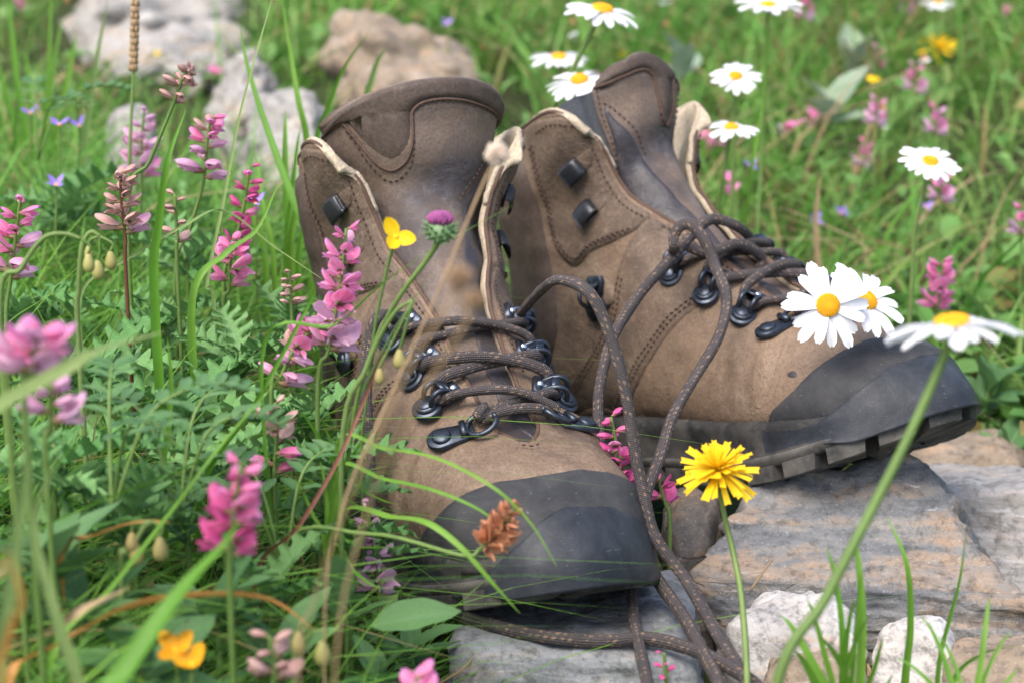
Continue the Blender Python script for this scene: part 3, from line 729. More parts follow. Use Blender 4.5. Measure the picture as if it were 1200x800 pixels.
    def rings(defs, name, mat, captop=False):
        V = [];
        for off, z in defs: V.append(np.c_[(O + N * off), z] / 100)
        F = [tuple(f) for f in gridfaces(n, len(defs), True, flip=True)]
        c = np.array([[14, 0, float(np.mean(defs[-1][1]))]]) / 100; V.append(c); k = n * len(defs)
        F += [(n * (len(defs) - 1) + i, k, n * (len(defs) - 1) + (i + 1) % n) for i in range(n)]
        return B.part(name, np.concatenate(V), F, mat)
    ZF, ZB = zf(x), zb(x)
    wob = .05 * np.sin(np.arange(n) * .7) * 0
    mids = rings([(-.9, ZF + .55), (-.12, ZF + .5), (.06, ZF + .34), (.16, ZF + .05), (.12, ZF - .4), (.12, ZB + 1.4), (.2, ZB + 1.28), (.2, ZB + 1.0), (-.6, ZB + .95)], 'midsole', RUB_M)
    outs = rings([(.1, ZB + 1.28), (.34, ZB + 1.25), (.40, ZB + 1.17), (.40, ZB + 1.04), (.36, ZB + .95), (.30, ZB + .8), (.2, ZB + .7), (-1, ZB + .65)], 'outsole', RUB_L)
    # tread lugs round the edge
    def lug(i0, i1, dep=2.4, hz=.78):
        a, b = i0 % n, i1 % n; m = ((i0 + i1) // 2) % n
        V = []
        for zz, grow in ((hz, 0), (.05, -.03), (0, -.08)):
            for k, o in ((a, .39 + grow), (m, .40 + grow), (b, .39 + grow), (b, -dep - grow), (m, -dep - grow), (a, -dep - grow)):
                kk = k; e = O[kk] + N[kk] * o
                t_ = O[b] - O[a]; t_ = t_ / np.linalg.norm(t_); sh = -t_ * grow if kk == a else t_ * grow * (kk == b)
                e = e + sh * (1 if kk != m else 0) * -1 * -1
                V.append((e[0], e[1], float(zb(np.array(e[0] if -.3 < e[0] < 30.4 else x[kk]))) + zz))
        F = [tuple(f) for f in gridfaces(6, 3, True)] + [(0, 1, 2, 3, 4, 5), (12, 17, 16, 15, 14, 13)]
        F = [f[::-1] for f in F]
        return B.part('tread_lug', np.array(V) / 100, F, RUB_L, smooth=False, parent=outs)
    per = np.linalg.norm(np.roll(O, -1, 0) - O, axis=1).mean()
    wl, wg = int(round(1.7 / per)), int(round(.5 / per)); i = 3
    while i + wl < n + 1:
        lug(i, i + wl, 2.4 if abs(O[(i + wl // 2) % n][0] - 15.5) > 15.5 - 3 else 2.2); i += wl + wg
    for xx in range(2, 29, 3):                         # inner tread
        if 9 < xx < 14: continue
        for yy in (-1, 1):
            V, F = ball(.8, (xx, yy, .5 + float(zb(np.array(float(xx))))), 6, 3); B.part('tread_lug', V / 100, F, RUB_L, smooth=False, parent=outs)
    # ---------- toe bumper: wraps the toe and rises to a peak
    bv = []; fc = []; k = 0
    for f in range(0, NT - 1):
        for i in range(0, 70):
            pass
    gv = (GD / 100); tri = []
    idx = np.arange(NS * NT).reshape(NS, NT)
    qf = gridfaces(NT, NS)
    mv = np.concatenate([np.c_[(O + N * off), z] / 100 for off, z in [(.06, ZF + .34), (.16, ZF + .05), (.12, ZB + 1.4), (.28, ZB + 1.0), (.36, ZB + .5), (.32, ZB + .0)]])
    mf = gridfaces(n, 6, True, off=NS * NT)
    bvh = BVHTree.FromPolygons([Vector(v) for v in np.concatenate([gv.reshape(-1, 3), mv])], [tuple(int(a) for a in f) for f in np.concatenate([qf, mf])])
    sel = [i for i in range(n)]
    dtip = np.linalg.norm(O - np.array([29.74, -.1]), axis=1)
    order = sorted([i for i in range(n) if O[i][0] > 22.5 and dtip[i] < 9], key=lambda i: O[i][1])
    na, nz = len(order), 26; Vg = np.zeros((na, nz, 3))
    arc = np.r_[0, np.cumsum(np.linalg.norm(np.diff(O[order], axis=0), axis=1))]; mid = arc[np.argmin(dtip[order])]
    for a, i in enumerate(order):
        u = (arc[a] - mid) / (6.6 if arc[a] > mid or mirror else 3.9); u = max(-1, min(1, u)); k_ = math.cos(u * math.pi / 2)
        z0 = float(zb(np.array(O[i][0]))) + (.7 if mirror else .3) + .4 * sstep(.7, .95, abs(u)); foc = np.r_[O[i] - N[i] * 4.2, 2.5]
        e0 = math.atan2(z0 - 2.5, 4.5); e1 = R(4) + R(44) * k_ ** 1.1
        for b in range(nz):
            f = b / (nz - 1); e = e0 + (e1 - e0) * f
            d = Vector((-N[i][0] * math.cos(e), -N[i][1] * math.cos(e), -math.sin(e))); org = Vector(foc / 100) - d * .09
            hit, nn, _, _ = bvh.ray_cast(org, d)
            edge = min(1, (1 - f) / .09); h_ = (.21 + .16 * k_ ** 2 * (1 - f)) * math.sqrt(max(0, 1 - (1 - edge) ** 2)) * min(1, (1 - abs(u)) / .08 + .02)
            if hit is None: hit = Vector(foc / 100) - d * .045
            Vg[a, b] = np.array(hit) - np.array(d) * (h_ / 100)
        hull(Vg[a], np.r_[N[i], 0], k_)
    for _ in range(9):
        Vg[1:-1, 1:-1] = .5 * Vg[1:-1, 1:-1] + .125 * (Vg[2:, 1:-1] + Vg[:-2, 1:-1] + Vg[1:-1, 2:] + Vg[1:-1, :-2])
    und = np.stack([np.r_[O[i] - N[i] * 1.2, 0] for i in order]) / 100; und[:, 2] = Vg[:, 0, 2] + .0006
    Vg = np.concatenate([(Vg[:, :1] * .55 + und[:, None] * .45), Vg], 1); Vg = np.concatenate([und[:, None], Vg], 1); nz += 2
    B.part('toe_bumper', Vg.reshape(-1, 3), gridfaces(nz, na, flip=True), RUB_B)
    # ---------- hooks
    for sd in (1, -1):
        for i in range(4):
            s, t = hookpt(i, sd); n_, ds, dt = sn(s, t); p = fn(np.array(s), np.array(t), np.array(.0014))
            X = -sd * dt * 1.0 + ds * (.12 if i else -.25)
            h = B.inst('lace_hook' if i else 'lace_ring', EYE if i else DRING, basis(X, n_, p) @ Matrix.Scale(1.42, 4))
            if i: link('rivet', RIVET, h)
        for z, tt in ((16.9, .115), (18.7, .105)):
            s = sz(z); t = sd * (float(tgap(s)) + tt); n_, ds, dt = sn(s, t); p = fn(np.array(s), np.array(t), np.array(.0018))
            B.inst('speed_hook', SPEED, basis(sd * dt * -1.0, n_, p) @ Matrix.Scale(1.08, 4))
            # folded leather tab that carries the hook
            tab = [(s + a, t - sd * b) for a, b in ((.017, -.01), (.018, .035), (.015, .066), (-.015, .066), (-.018, .035), (-.017, -.01))]
            B.panel('hook_tab', tab, LEA_Q, fn=fn, h=.0008, step=.0022, base=.0012, roll=.0008)
    # ---------- laces
    LR = .0026
    def lacepiece(P, name='lace', sp=10, r=LR, n0=0):
        Q = crom(P, sp); P = resample(Q, .0018)[0]; L_ = np.r_[0, np.cumsum(np.linalg.norm(np.diff(Q, axis=0), axis=1))]; d0 = L_[min(len(Q) - 1, n0 * sp)] / .0018
        k_ = np.clip((np.arange(len(P)) - d0) / 14, 0, 1) if n0 else np.zeros(len(P)); q_ = np.arange(len(P))
        P = P + np.stack([np.sin(q_ * .11), np.cos(q_ * .083), np.sin(q_ * .17)], 1) * .0004 * k_[:, None]
        V, F, uv = tube(P, r * (1 + .16 * k_) * (1 + .04 * np.sin(q_ * .31)), 12, flat=.8); return B.part(name, V, F, LACE, uv=uv)
    H = {}
    for sd in (1, -1):
        for i in range(4):
            s, t = hookpt(i, sd); n_, ds, dt = sn(s, t); H[sd, i] = (fn(np.array(s), np.array(t), np.array(.0042)), -sd * dt, ds, n_)
    def cross(i, a, j, b, lift):
        """points of a strand from hook i on side a to hook j on side b"""
        p, xp, dsp, np_ = H[a, i]; q, xq, dsq, nq = H[b, j]; out = []
        p2 = p + xp * .004 + dsp * (.0065 if i else .001); q2 = q + xq * .004 - dsq * (.0065 if j else .001)
        for f in (.0, .25, .5, .75, 1.0):
            m = p2 * (1 - f) + q2 * f; up_ = (np_ * (1 - f) + nq * f); up_ /= np.linalg.norm(up_)
            out.append(m + up_ * (lift * math.sin(f * math.pi) + .0022))
        return out
    def turn(i, a, d):
        p, xp, ds, n_ = H[a, i]
        return [p - ds * .0035 - xp * .0012 - n_ * .0006, p - xp * .0022 - n_ * .0004, p + ds * .0035 - xp * .0012 - n_ * .0006]
    rg = lambda a: H[a, 0][0] + H[a, 0][1] * .0095 - H[a, 0][3] * .001
    bottom = [rg(1) - H[1, 0][1] * .003, rg(1) + H[1, 0][3] * .0015] + [rg(1) * (1 - f) + rg(-1) * f + H[1, 0][3] * .0035 for f in (.3, .7)] + [rg(-1) + H[-1, 0][3] * .0015, rg(-1) - H[-1, 0][1] * .003]
    def path(a0):
        P = [H[a0, 0][0] + H[a0, 0][1] * .006 - H[a0, 0][3] * .0015, rg(a0) + H[a0, 0][3] * .004 + H[a0, 0][2] * .004]; a = a0
        for i in range(3):
            P += cross(i, a, i + 1, -a, .0062 if (a0 == 1) == (i % 2 == 0) else .0018); a = -a; P += turn(i + 1, a, 1)
        return P, a
    lacepiece(bottom, r=.0023)
    loose = lace_loose(B, H, fn)
    for a0 in (1, -1):
        P, a = path(a0)
        lacepiece(P + [B.w2l(p) if w else p for p, w in loose[a]], n0=len(P))
    for extra in loose.get('extra', []):
        lacepiece([B.w2l(p) if w else p for p, w in extra], r=LR * 1.12)
    return B
# ------------------------------------------------------------------ ground
def gz(x, y):
    h = -.072
    h += .078 * sstep(-.09, -.20, x) * (1 - sstep(1.15, 1.7, y))
    h += .125 * max(0, min(y, 60) - 1.15) - .0009 * max(0, y - 6) ** 1.5 * (y < 60)
    h += .03 * sstep(.30, .6, x) * sstep(.9, 1.3, y)
    f = min(1, max(0, 1 - (abs(y) - 8) / 30))
    return h + f * (.012 * noise.noise(Vector((x * 5, y * 5, 0))) + .03 * noise.noise(Vector((x * 1.3, y * 1.3, 4))))
def build_ground():
    xs = np.unique(np.concatenate([np.linspace(-1.6, 1.6, 130), np.sign(np.linspace(-1, 1, 60)) * (1.6 + 120 * np.abs(np.linspace(-1, 1, 60)) ** 3)]))
    ys = np.unique(np.concatenate([np.linspace(0, 4, 150), 4 + 150 * np.linspace(0, 1, 45) ** 2.4, -8 * np.linspace(0, 1, 12) ** 1.5]))
    V = [(x, y, gz(x, y)) for y in ys for x in xs]
    o = link('ground', newmesh('ground', V, gridfaces(len(xs), len(ys)), SOIL)); setp(o, kind='structure')
build_ground()

# ------------------------------------------------------------------ rocks
def rock(name, label, F, B, mat, seed=0, p=5.0, amp=.05, N=34, strata=(0, 0, 1), sa=.03, sf_=60, group=None, cat='rock'):
    """F, B: front and back faces, each four (px, py, Y) from top left clockwise"""
    cn = [Vector(at(*q)) for q in F] + [Vector(at(*q)) for q in B]
    TL, TR, BR, BL, TL2, TR2, BR2, BL2 = [np.array(c) for c in cn]
    for q in (BR, BL, BR2, BL2): q[2] = min(q[2], gz(q[0], q[1]) - .012)
    cen = np.mean([TL, TR, BR, BL, TL2, TR2, BR2, BL2], 0); size = np.linalg.norm(TR - TL) * .5 + np.linalg.norm(TL - BL) * .5
    bm = bmesh.new(); bmesh.ops.create_cube(bm, size=2); bmesh.ops.subdivide_edges(bm, edges=bm.edges, cuts=N, use_grid_fill=True)
    sv = Vector(strata).normalized(); so_ = Vector((seed * 7.1, seed * 3.3, seed * 1.7))
    for v in bm.verts:
        c = np.array(v.co); l = (np.abs(c) ** p).sum() ** (1 / p); c = c / l
        u, w, t = (c[0] + 1) / 2, (c[1] + 1) / 2, (c[2] + 1) / 2     # x left-right, y front-back, z down-up
        top = (TL * (1 - u) + TR * u) * (1 - w) + (TL2 * (1 - u) + TR2 * u) * w
        bot = (BL * (1 - u) + BR * u) * (1 - w) + (BL2 * (1 - u) + BR2 * u) * w
        q = bot * (1 - t) + top * t; d = Vector(q - cen); dn = d.normalized()
        P = Vector(q); pn = P / size
        a = noise.fractal(pn * 2.2 + so_, 1.0, 2.1, 5) * amp * size
        r_ = abs(noise.noise(pn * 3.1 + so_)) * amp * 1.1 * size
        cv = noise.voronoi(pn * 2.4 + so_, distance_metric='DISTANCE', exponent=2.5); fac = (cv[0][1] - cv[0][0]); a += (min(fac, .5) - .25) * amp * 1.6 * size * (1 if p < 10 else .3)
        z = P.dot(sv) * sf_ + 1.2 * noise.noise(pn * 1.7 + so_); k = math.floor(z); fz = z - k
        st = (noise.noise(Vector((k * 3.7, seed, pn.x * .7))) * .8 + .5 * noise.noise(Vector((k * 1.3, pn.x * 5, pn.y * 5 + seed)))) * sa * size * min(1, fz / .12) 
        fine = noise.fractal(pn * 13 + so_, .9, 2.0, 4) * .012 * size
        v.co = P + dn * (a - r_ + st + fine) - Vector(cen)
    me = bpy.data.meshes.new(name); bm.to_mesh(me); bm.free(); me.materials.append(mat)
    me.polygons.foreach_set('use_smooth', [True] * len(me.polygons))
    o = link(name, me, None, Matrix.Translation(Vector(cen))); return setp(o, label, cat, group)
rock('rock_slab', 'big banded grey and rust flat rock carrying the raised toe of the side-on boot',
     [(800, 668, .815), (1215, 705, .80), (1225, 752, .80), (850, 732, .80)], [(885, 556, .875), (1075, 527, .875), (1180, 640, .95), (860, 640, .95)], ROCK_BIG, 1, 14, .035, 56, (.06, .55, .9), .045, 130)
rock('rock_slab', 'grey schist slab under the toe of the front boot, laces trailing over it',
     [(522, 752, .708), (822, 780, .693), (850, 900, .68), (515, 890, .69)], [(545, 684, .79), (800, 656, .82), (830, 720, .86), (545, 740, .86)], ROCK_GREY, 2, 11, .03, 46, (.25, .1, 1), .04, 110)
rock('quartz_rock', 'rounded white quartz rock with pinkish veins below the banded slab',
     [(832, 728, .725), (1020, 700, .725), (1050, 770, .715), (840, 800, .71)], [(868, 680, .765), (985, 674, .765), (1015, 730, .78), (862, 740, .78)], ROCK_QUARTZ, 3, 4.0, .06, 30, (.7, .2, .6), .03, 60)
rock('quartz_rock', 'small pure white rock behind the grass tuft at lower right',
     [(1018, 742, .715), (1128, 738, .71), (1138, 800, .70), (1014, 806, .70)], [(1032, 714, .745), (1112, 714, .745), (1110, 770, .75), (1035, 770, .75)], ROCK_QUARTZ, 4, 4.2, .055, 26, (.3, .9, .3), .03, 60)
rock('rock', 'dull brown stone half buried below the white quartz rock',
     [(888, 772, .70), (1020, 764, .70), (1040, 812, .68), (880, 815, .68)], [(900, 758, .74), (1010, 755, .74), (1030, 800, .75), (890, 800, .75)], ROCK_TAN, 5, 4, .05, 24)
rock('rock', 'flat tan rock at the lower right corner below the banded slab',
     [(1100, 762, .70), (1240, 750, .69), (1245, 830, .66), (1095, 830, .66)], [(1120, 742, .76), (1230, 738, .76), (1235, 790, .77), (1110, 790, .77)], ROCK_TAN, 6, 6, .03, 28)
rock('rock', 'pale grey layered rock behind the right end of the banded slab',
     [(1050, 582, .91), (1230, 574, .90), (1240, 680, .86), (1070, 670, .86)], [(1050, 538, .985), (1230, 547, .985), (1235, 620, 1.0), (1060, 620, 1.0)], ROCK_PALE, 7, 9, .04, 32, (.1, .05, 1), .05, 90)
rock('rock', 'pinkish weathered rock behind the raised boot toe in the grass',
     [(1050, 522, 1.01), (1220, 532, 1.01), (1230, 575, 1.0), (1050, 570, 1.0)], [(1080, 494, 1.09), (1180, 496, 1.09), (1220, 540, 1.12), (1060, 540, 1.12)], ROCK_TAN, 8, 4, .05, 26)
rock('rock', 'dark brown stone in the gap between the two boots',
     [(770, 600, .84), (835, 585, .84), (850, 640, .80), (775, 650, .80)], [(780, 565, .90), (860, 560, .90), (870, 620, .93), (780, 630, .93)], ROCK_DARK, 9, 3.5, .08, 26)
rock('rock', 'largest grey boulder at the top left behind the grass',
     [(70, 30, 1.95), (295, 50, 1.95), (300, 110, 1.85), (80, 100, 1.85)], [(85, -50, 2.5), (290, -50, 2.5), (300, 60, 2.6), (80, 60, 2.6)], ROCK_FAR, 10, 2.3, .17, 30, (.5, .1, .8), .05, 40)
rock('rock', 'upright tan grey stone leaning beside the top left boulder',
     [(228, 82, 1.68), (318, 62, 1.68), (325, 150, 1.6), (232, 150, 1.6)], [(268, 40, 1.8), (318, 42, 1.8), (330, 120, 1.85), (240, 120, 1.85)], ROCK_FAR, 11, 2.3, .14, 24)
rock('rock', 'rounded grey rock close behind the left flap of the front boot',
     [(272, 130, 1.5), (395, 120, 1.5), (405, 215, 1.42), (270, 215, 1.42)], [(300, 88, 1.68), (392, 96, 1.68), (400, 160, 1.7), (280, 160, 1.7)], ROCK_FAR, 12, 2.4, .12, 26)
rock('rock', 'large tan rock with white patches behind the tongue of the front boot',
     [(385, 20, 1.72), (575, 85, 1.72), (570, 135, 1.66), (385, 120, 1.66)], [(400, -35, 1.95), (560, 60, 1.95), (575, 110, 2.05), (390, 100, 2.05)], ROCK_TAN, 13, 2.8, .11, 32, (.7, .1, .7), .05, 40)
rock('rock', 'small grey stone low in the grass left of the rounded rock',
     [(115, 135, 1.45), (182, 132, 1.45), (190, 185, 1.4), (112, 185, 1.4)], [(125, 112, 1.55), (178, 112, 1.55), (185, 150, 1.6), (120, 150, 1.6)], ROCK_FAR, 14, 2.5, .1, 20)

# ------------------------------------------------------------------ boots with their laces
def P3(*a): return [(np.array(at(p[0], p[1], p[2] - (.016 if p[1] > 698 else 0))), True) for p in a]
def looseA(B, H, fn):
    return {1: P3((640, 335, .80), (660, 328, .79), (692, 345, .78), (716, 395, .775), (733, 460, .77), (743, 530, .765), (754, 580, .76), (768, 628, .755), (808, 684, .745), (855, 766, .706), (885, 815, .672)),
            -1: P3((447, 368, .81), (433, 395, .805), (429, 450, .80), (432, 520, .79), (436, 600, .78)),
            'extra': [P3((505, 700, .775), (540, 720, .750), (620, 742, .731), (700, 751, .722), (762, 748, .724), (825, 766, .708), (880, 797, .683), (900, 818, .668))]}
def looseB(B, H, fn):
    return {1: P3((790, 292, .92), (791, 274, .92), (806, 263, .92), (825, 279, .915), (838, 312, .91), (850, 350, .89), (843, 392, .87), (816, 440, .85), (788, 490, .825), (772, 535, .80), (757, 580, .785), (752, 630, .775), (764, 667, .765), (804, 727, .736), (838, 790, .688), (845, 818, .67)),
            -1: P3((868, 268, .96), (838, 257, .95), (815, 270, .94), (778, 312, .92), (746, 350, .90), (721, 392, .87), (705, 443, .85), (700, 480, .83), (706, 540, .81), (722, 610, .80), (737, 670, .79), (741, 700, .766), (745, 735, .735), (752, 775, .702), (762, 816, .672)),
            'extra': [P3((800, 285, .935), (830, 296, .935), (865, 286, .95), (893, 302, .965), (888, 318, .96))]}
G_BOOT = 'the pair of hiking boots'
BA = build_boot('hiking_boot', False, ((-.071, .989, -.045), -1.226, .135, -.01), 'worn brown hiking boot with grey rubber toe facing the camera on the grey slab', G_BOOT, looseA)
BB = build_boot('hiking_boot', True, ((.026, 1.062, -.057), -.887, .274, -.065), 'worn brown hiking boot seen from the side with toe raised and daisies on it', G_BOOT, looseB)
# ------------------------------------------------------------------ plants: templates
def ribbon(P, w, fold=.25, side=None, n=3):
    """a leaf blade: ribbon along P with a folded middle; returns verts, faces, uv"""
    P = np.asarray(P, float); m = len(P); w = np.broadcast_to(np.asarray(w, float), (m,))
    T = np.gradient(P, axis=0); T /= np.linalg.norm(T, axis=1)[:, None] + 1e-12
    s0 = np.array(side if side is not None else (1, 0, 0), float); Sd = s0 - T * (T @ s0)[:, None]; Sd /= np.linalg.norm(Sd, axis=1)[:, None] + 1e-9
    U = np.cross(Sd, T); V = []; uv = []
    for j in range(n):
        f = j / (n - 1) * 2 - 1
        V.append(P + Sd * (w * f)[:, None] * .5 + U * (w * fold * abs(f))[:, None]); uv.append(np.c_[np.full(m, j / (n - 1)), np.linspace(0, 1, m)])
    V = np.stack(V, 1).reshape(-1, 3); return V, gridfaces(n, m), np.stack(uv, 1).reshape(-1, 2)
def grass_mesh(name, roots, hts, wid, lean, seed, mat, seg=5):
    """many blades in one mesh: roots (n,3)"""
    r = np.random.RandomState(seed); n = len(roots); az = r.rand(n) * 2 * math.pi; d = np.c_[np.cos(az), np.sin(az), np.zeros(n)]
    sa = r.rand(n) * math.pi; sd_ = np.c_[np.cos(sa), np.sin(sa), np.zeros(n)]
    k = np.linspace(0, 1, seg); bend = lean * (.3 + r.rand(n) * 1.2); wi = wid * (.5 + r.rand(n)); hv = hts * (.55 + .6 * r.rand(n))
    tw = r.randn(n) * .3
    V = np.zeros((n, 2 * seg - 1, 3))
    for i, f in enumerate(k):
        c = roots + d * (bend * hv * f ** 1.8)[:, None]; c[:, 2] += hv * (f - .38 * np.minimum(bend, 1.6) * f ** 2.6)
        w = wi * (1 - f ** 2.2) * (.65 + .35 * min(1, f * 5)) * .5
        if i < seg - 1: V[:, 2 * i] = c - sd_ * w[:, None]; V[:, 2 * i + 1] = c + sd_ * w[:, None]
        else: V[:, 2 * i] = c
    F = []
    base = (np.arange(n) * (2 * seg - 1))[:, None]
    q = np.array([(2 * i, 2 * i + 1, 2 * i + 3, 2 * i + 2) for i in range(seg - 2)])
    Q = (base[:, :, None] + q[None]).reshape(-1, 4); T = (base + np.array([[2 * seg - 4, 2 * seg - 3, 2 * seg - 2]])).reshape(-1, 3)
    F = Q.tolist() + T.tolist()
    return newmesh(name, V.reshape(-1, 3), F, mat, attr=np.repeat(r.rand(n), 2 * seg - 1), smooth=True)
def leaf_tpl(kind, L=1.0, arch=.25, seed=0, seg=None):
    """verts, faces, uv of a leaf of length 1 along +x, up z"""
    r = random.Random(seed)
    if kind == 'thistle':
        m = 37; V = []; uv = []
        for i in range(m):
            v = i / (m - 1); lob = (i % 6) / 6; env = (.06 + .30 * math.sin(math.pi * min(1, v * .95 + .05) ** .75)) * (1 - v ** 5)
            lw = (abs((i % 6) - 3) / 3); lf = .22 + .78 * (1 - lw) ** 1.25
            if (i % 2) == 1: lf *= .70
            z = -arch * v * v + .12 * v
            for sgn in (-1, 1):
                w = env * lf * (1 + .15 * r.uniform(-1, 1)); fw = v + .10 * w / .3 * (1 - lw)
                for c, u in ((1, .5), (.55, .25), (0, 0)):
                    pass
            we = env * lf; jit = 1 + .12 * r.uniform(-1, 1)
            row = []
            for f in (-1, -.5, 0, .5, 1):
                a = abs(f); x = v + a * .11 * (1 - lw) * (1 if v < .9 else .3); y = f * we * jit
                zz = z + a * we * .55 + (.05 * math.sin(i * 1.05 + f * 2)) * a * (1 + (1 - lw)) * .6 + r.uniform(-.012, .012) * a
                V.append((x * L, y * L, zz * L)); uv.append((.5 + f * .5, v))
        return np.array(V), gridfaces(5, m), np.array(uv)
    m = seg or 9; V = []; uv = []
    for i in range(m):
        v = i / (m - 1)
        if kind == 'oval': w = .21 * math.sin(math.pi * v ** .85) ** .8 + .004
        elif kind == 'lance': w = .10 * math.sin(math.pi * v ** .7) ** .9 + .003
        elif kind == 'round': w = .34 * math.sin(math.pi * v ** .9) ** .6 + .004
        elif kind == 'broad': w = .26 * math.sin(math.pi * v ** .8) ** .8 + .01
        z = -arch * v * v + arch * .5 * v
        for f in ((-1, -.5, 0, .5, 1) if seg is None else (-1, 0, 1)):
            V.append((v * L, f * w * L, (z + abs(f) * w * .35 + .015 * math.sin(v * 17 + 3 * f) * abs(f)) * L)); uv.append((.5 + f * .5, v))
    return np.array(V), gridfaces(5 if seg is None else 3, m), np.array(uv)
def scatter_leaves(name, tpls, mats_, pos, size, seed, tilt=(.1, .9)):
    r = np.random.RandomState(seed); n = len(pos); Vs = []; Fs = []; At = []; Uv = []; off = 0
    which = r.randint(0, len(tpls), n)
    for k, (V, F, uv) in enumerate(tpls):
        idx = np.where(which == k)[0]; 
        if not len(idx): continue
        a = r.rand(len(idx)) * 2 * math.pi; ti = r.uniform(tilt[0], tilt[1], len(idx)); ro = r.randn(len(idx)) * .4; s = size * (.55 + .8 * r.rand(len(idx)))
        ca, sa = np.cos(a), np.sin(a); ct, st = np.cos(ti), np.sin(ti); cr, sr = np.cos(ro), np.sin(ro)
        X = np.stack([ca * ct, sa * ct, st], 1); Yv = np.stack([-sa, ca, 0 * a], 1); Z = np.cross(X, Yv)
        Y2 = Yv * cr[:, None] + Z * sr[:, None]; Z2 = np.cross(X, Y2)
        W_ = pos[idx][:, None] + s[:, None, None] * (V[None, :, 0:1] * X[:, None] + V[None, :, 1:2] * Y2[:, None] + V[None, :, 2:3] * Z2[:, None])
        Vs.append(W_.reshape(-1, 3)); Fs.append((np.asarray(F)[None] + (np.arange(len(idx)) * len(V))[:, None, None] + off).reshape(-1, np.asarray(F).shape[1]))
        At.append(np.repeat(r.rand(len(idx)), len(V))); Uv.append(np.tile(uv, (len(idx), 1))); off += len(idx) * len(V)
    return newmesh(name, np.concatenate(Vs), np.concatenate(Fs), mats_, uv=np.concatenate(Uv), attr=np.concatenate(At))
# where nothing grows: boots and rocks near the camera
_keep = []
for b, xs_ in ((BA, 1), (BB, -1)):
    for x in np.linspace(.5, 30, 16): _keep.append((b.l2w(np.array([x, 0, 2]) / 100)[:2], .062))
_rocks = [(o.location.copy(), max(o.dimensions) * .42) for o in C.objects if 'rock' in o.name]
def free(x, y, m=0.0):
    for c, r_ in _keep:
        if (x - c[0]) ** 2 + (y - c[1]) ** 2 < (r_ + m) ** 2: return False
    return True
bpy.context.view_layer.update()
RB = []
for o in list(C.objects):
    if o.type == 'MESH' and 'rock' in o.name and o.parent is None:
        vs = [(o.matrix_world @ v.co) for v in o.data.vertices]; RB.append((min(v.x for v in vs), max(v.x for v in vs), min(v.y for v in vs), max(v.y for v in vs), max(v.z for v in vs)))
def onrock(x, y, m=.01): return any(a + m < x < b - m and c + m < y < d - m for a, b, c, d, e in RB)

# ------------------------------------------------------------------ meadow behind
def pts(n, x0, x1, y0, y1, seed, ok):
    r = np.random.RandomState(seed); out = []
    while len(out) < n:
        x, y = r.uniform(x0, x1), r.uniform(y0, y1)
        if ok(x, y): out.append((x, y, gz(x, y) - .004))
    return np.array(out)
def back_ok(x, y): return abs(x) < .18 + .48 * y and not (onrock(x, y, .02)) and free(x, y, .02) and not (x < .32 and y < 1.15) and not (-.34 < x < 0.02 and 1.25 < y < 1.95 and random.random() < .72)
random.seed(5)
def lush(x, y): return noise.noise(Vector((x * 3.2, y * 2.2, 9)))
def patchy(t): return lambda x, y: back_ok(x, y) and lush(x, y) > t + .25 * (random.random() - .5)
P_ = pts(21000, -1.6, 1.9, .98, 3.4, 1, back_ok); setp(link('meadow_grass', grass_mesh('meadow_grass', P_, .095, .0034, .8, 3, G_BACK)), 'soft green meadow grass covering the slope behind the boots', 'grass', kind='stuff')
P_ = pts(5500, -1.6, 1.9, 1.1, 3.4, 2, patchy(.0)); setp(link('meadow_grass', grass_mesh('meadow_grass', P_, .15, .0042, 1.0, 4, G_GRASS)), 'taller darker grass clumps standing in the meadow', 'grass', kind='stuff')
P_ = pts(1300, -1.6, 1.9, 1.2, 3.4, 22, patchy(-.1)); setp(link('dry_grass', grass_mesh('dry_grass', P_, .16, .0026, 1.3, 14, DRY)), 'straw coloured dry stalks scattered through the meadow', 'grass', kind='stuff')
P_ = pts(9000, -4, 4.4, 3.3, 9, 5, lambda x, y: abs(x) < .5 + .5 * y); setp(link('far_grass', grass_mesh('far_grass', P_, .22, .010, .9, 6, G_BACK, 4)), 'grass farther up the slope', 'grass', kind='stuff')
sm = [leaf_tpl('oval', 1, .3, 1, 4), leaf_tpl('lance', 1, .5, 2, 4), leaf_tpl('round', 1, .2, 3, 4)]
P_ = pts(9000, -1.5, 1.8, 1.0, 3.2, 7, back_ok); P_[:, 2] += NR.rand(len(P_)) * .05
setp(link('meadow_leaves', scatter_leaves('meadow_leaves', sm, G_SMALL, P_, .026, 8)), 'low clover and herb leaves filling the meadow', 'ground cover', kind='stuff')
def litter_ok(x, y): return not onrock(x, y, .012) and free(x, y, -.01)
for mt_, nn_, lb_, sz_ in ((P_PINK, 90, 'scattered faint pink blooms far up the meadow', .012), (P_WHITE, 60, 'tiny pale specks of bloom in the meadow', .007), (P_YEL, 50, 'tiny yellow specks of bloom in the meadow', .007), (P_RUST, 60, 'brown and orange seed heads blurred in the meadow', .006)):
    P_ = pts(nn_, -.9, 1.7, 1.3, 3.2, 30 + nn_, back_ok); P_[:, 2] += .05 + NR.rand(len(P_)) * .09
    P_ = np.concatenate([P_ + NR.randn(*P_.shape) * sz_ * .25 for _ in range(5)]); setp(link('meadow_blooms', scatter_leaves('meadow_blooms', [leaf_tpl('round', 1, .2, 3, 4)], mt_, P_, sz_, 31)), lb_, 'wild flowers', kind='stuff')
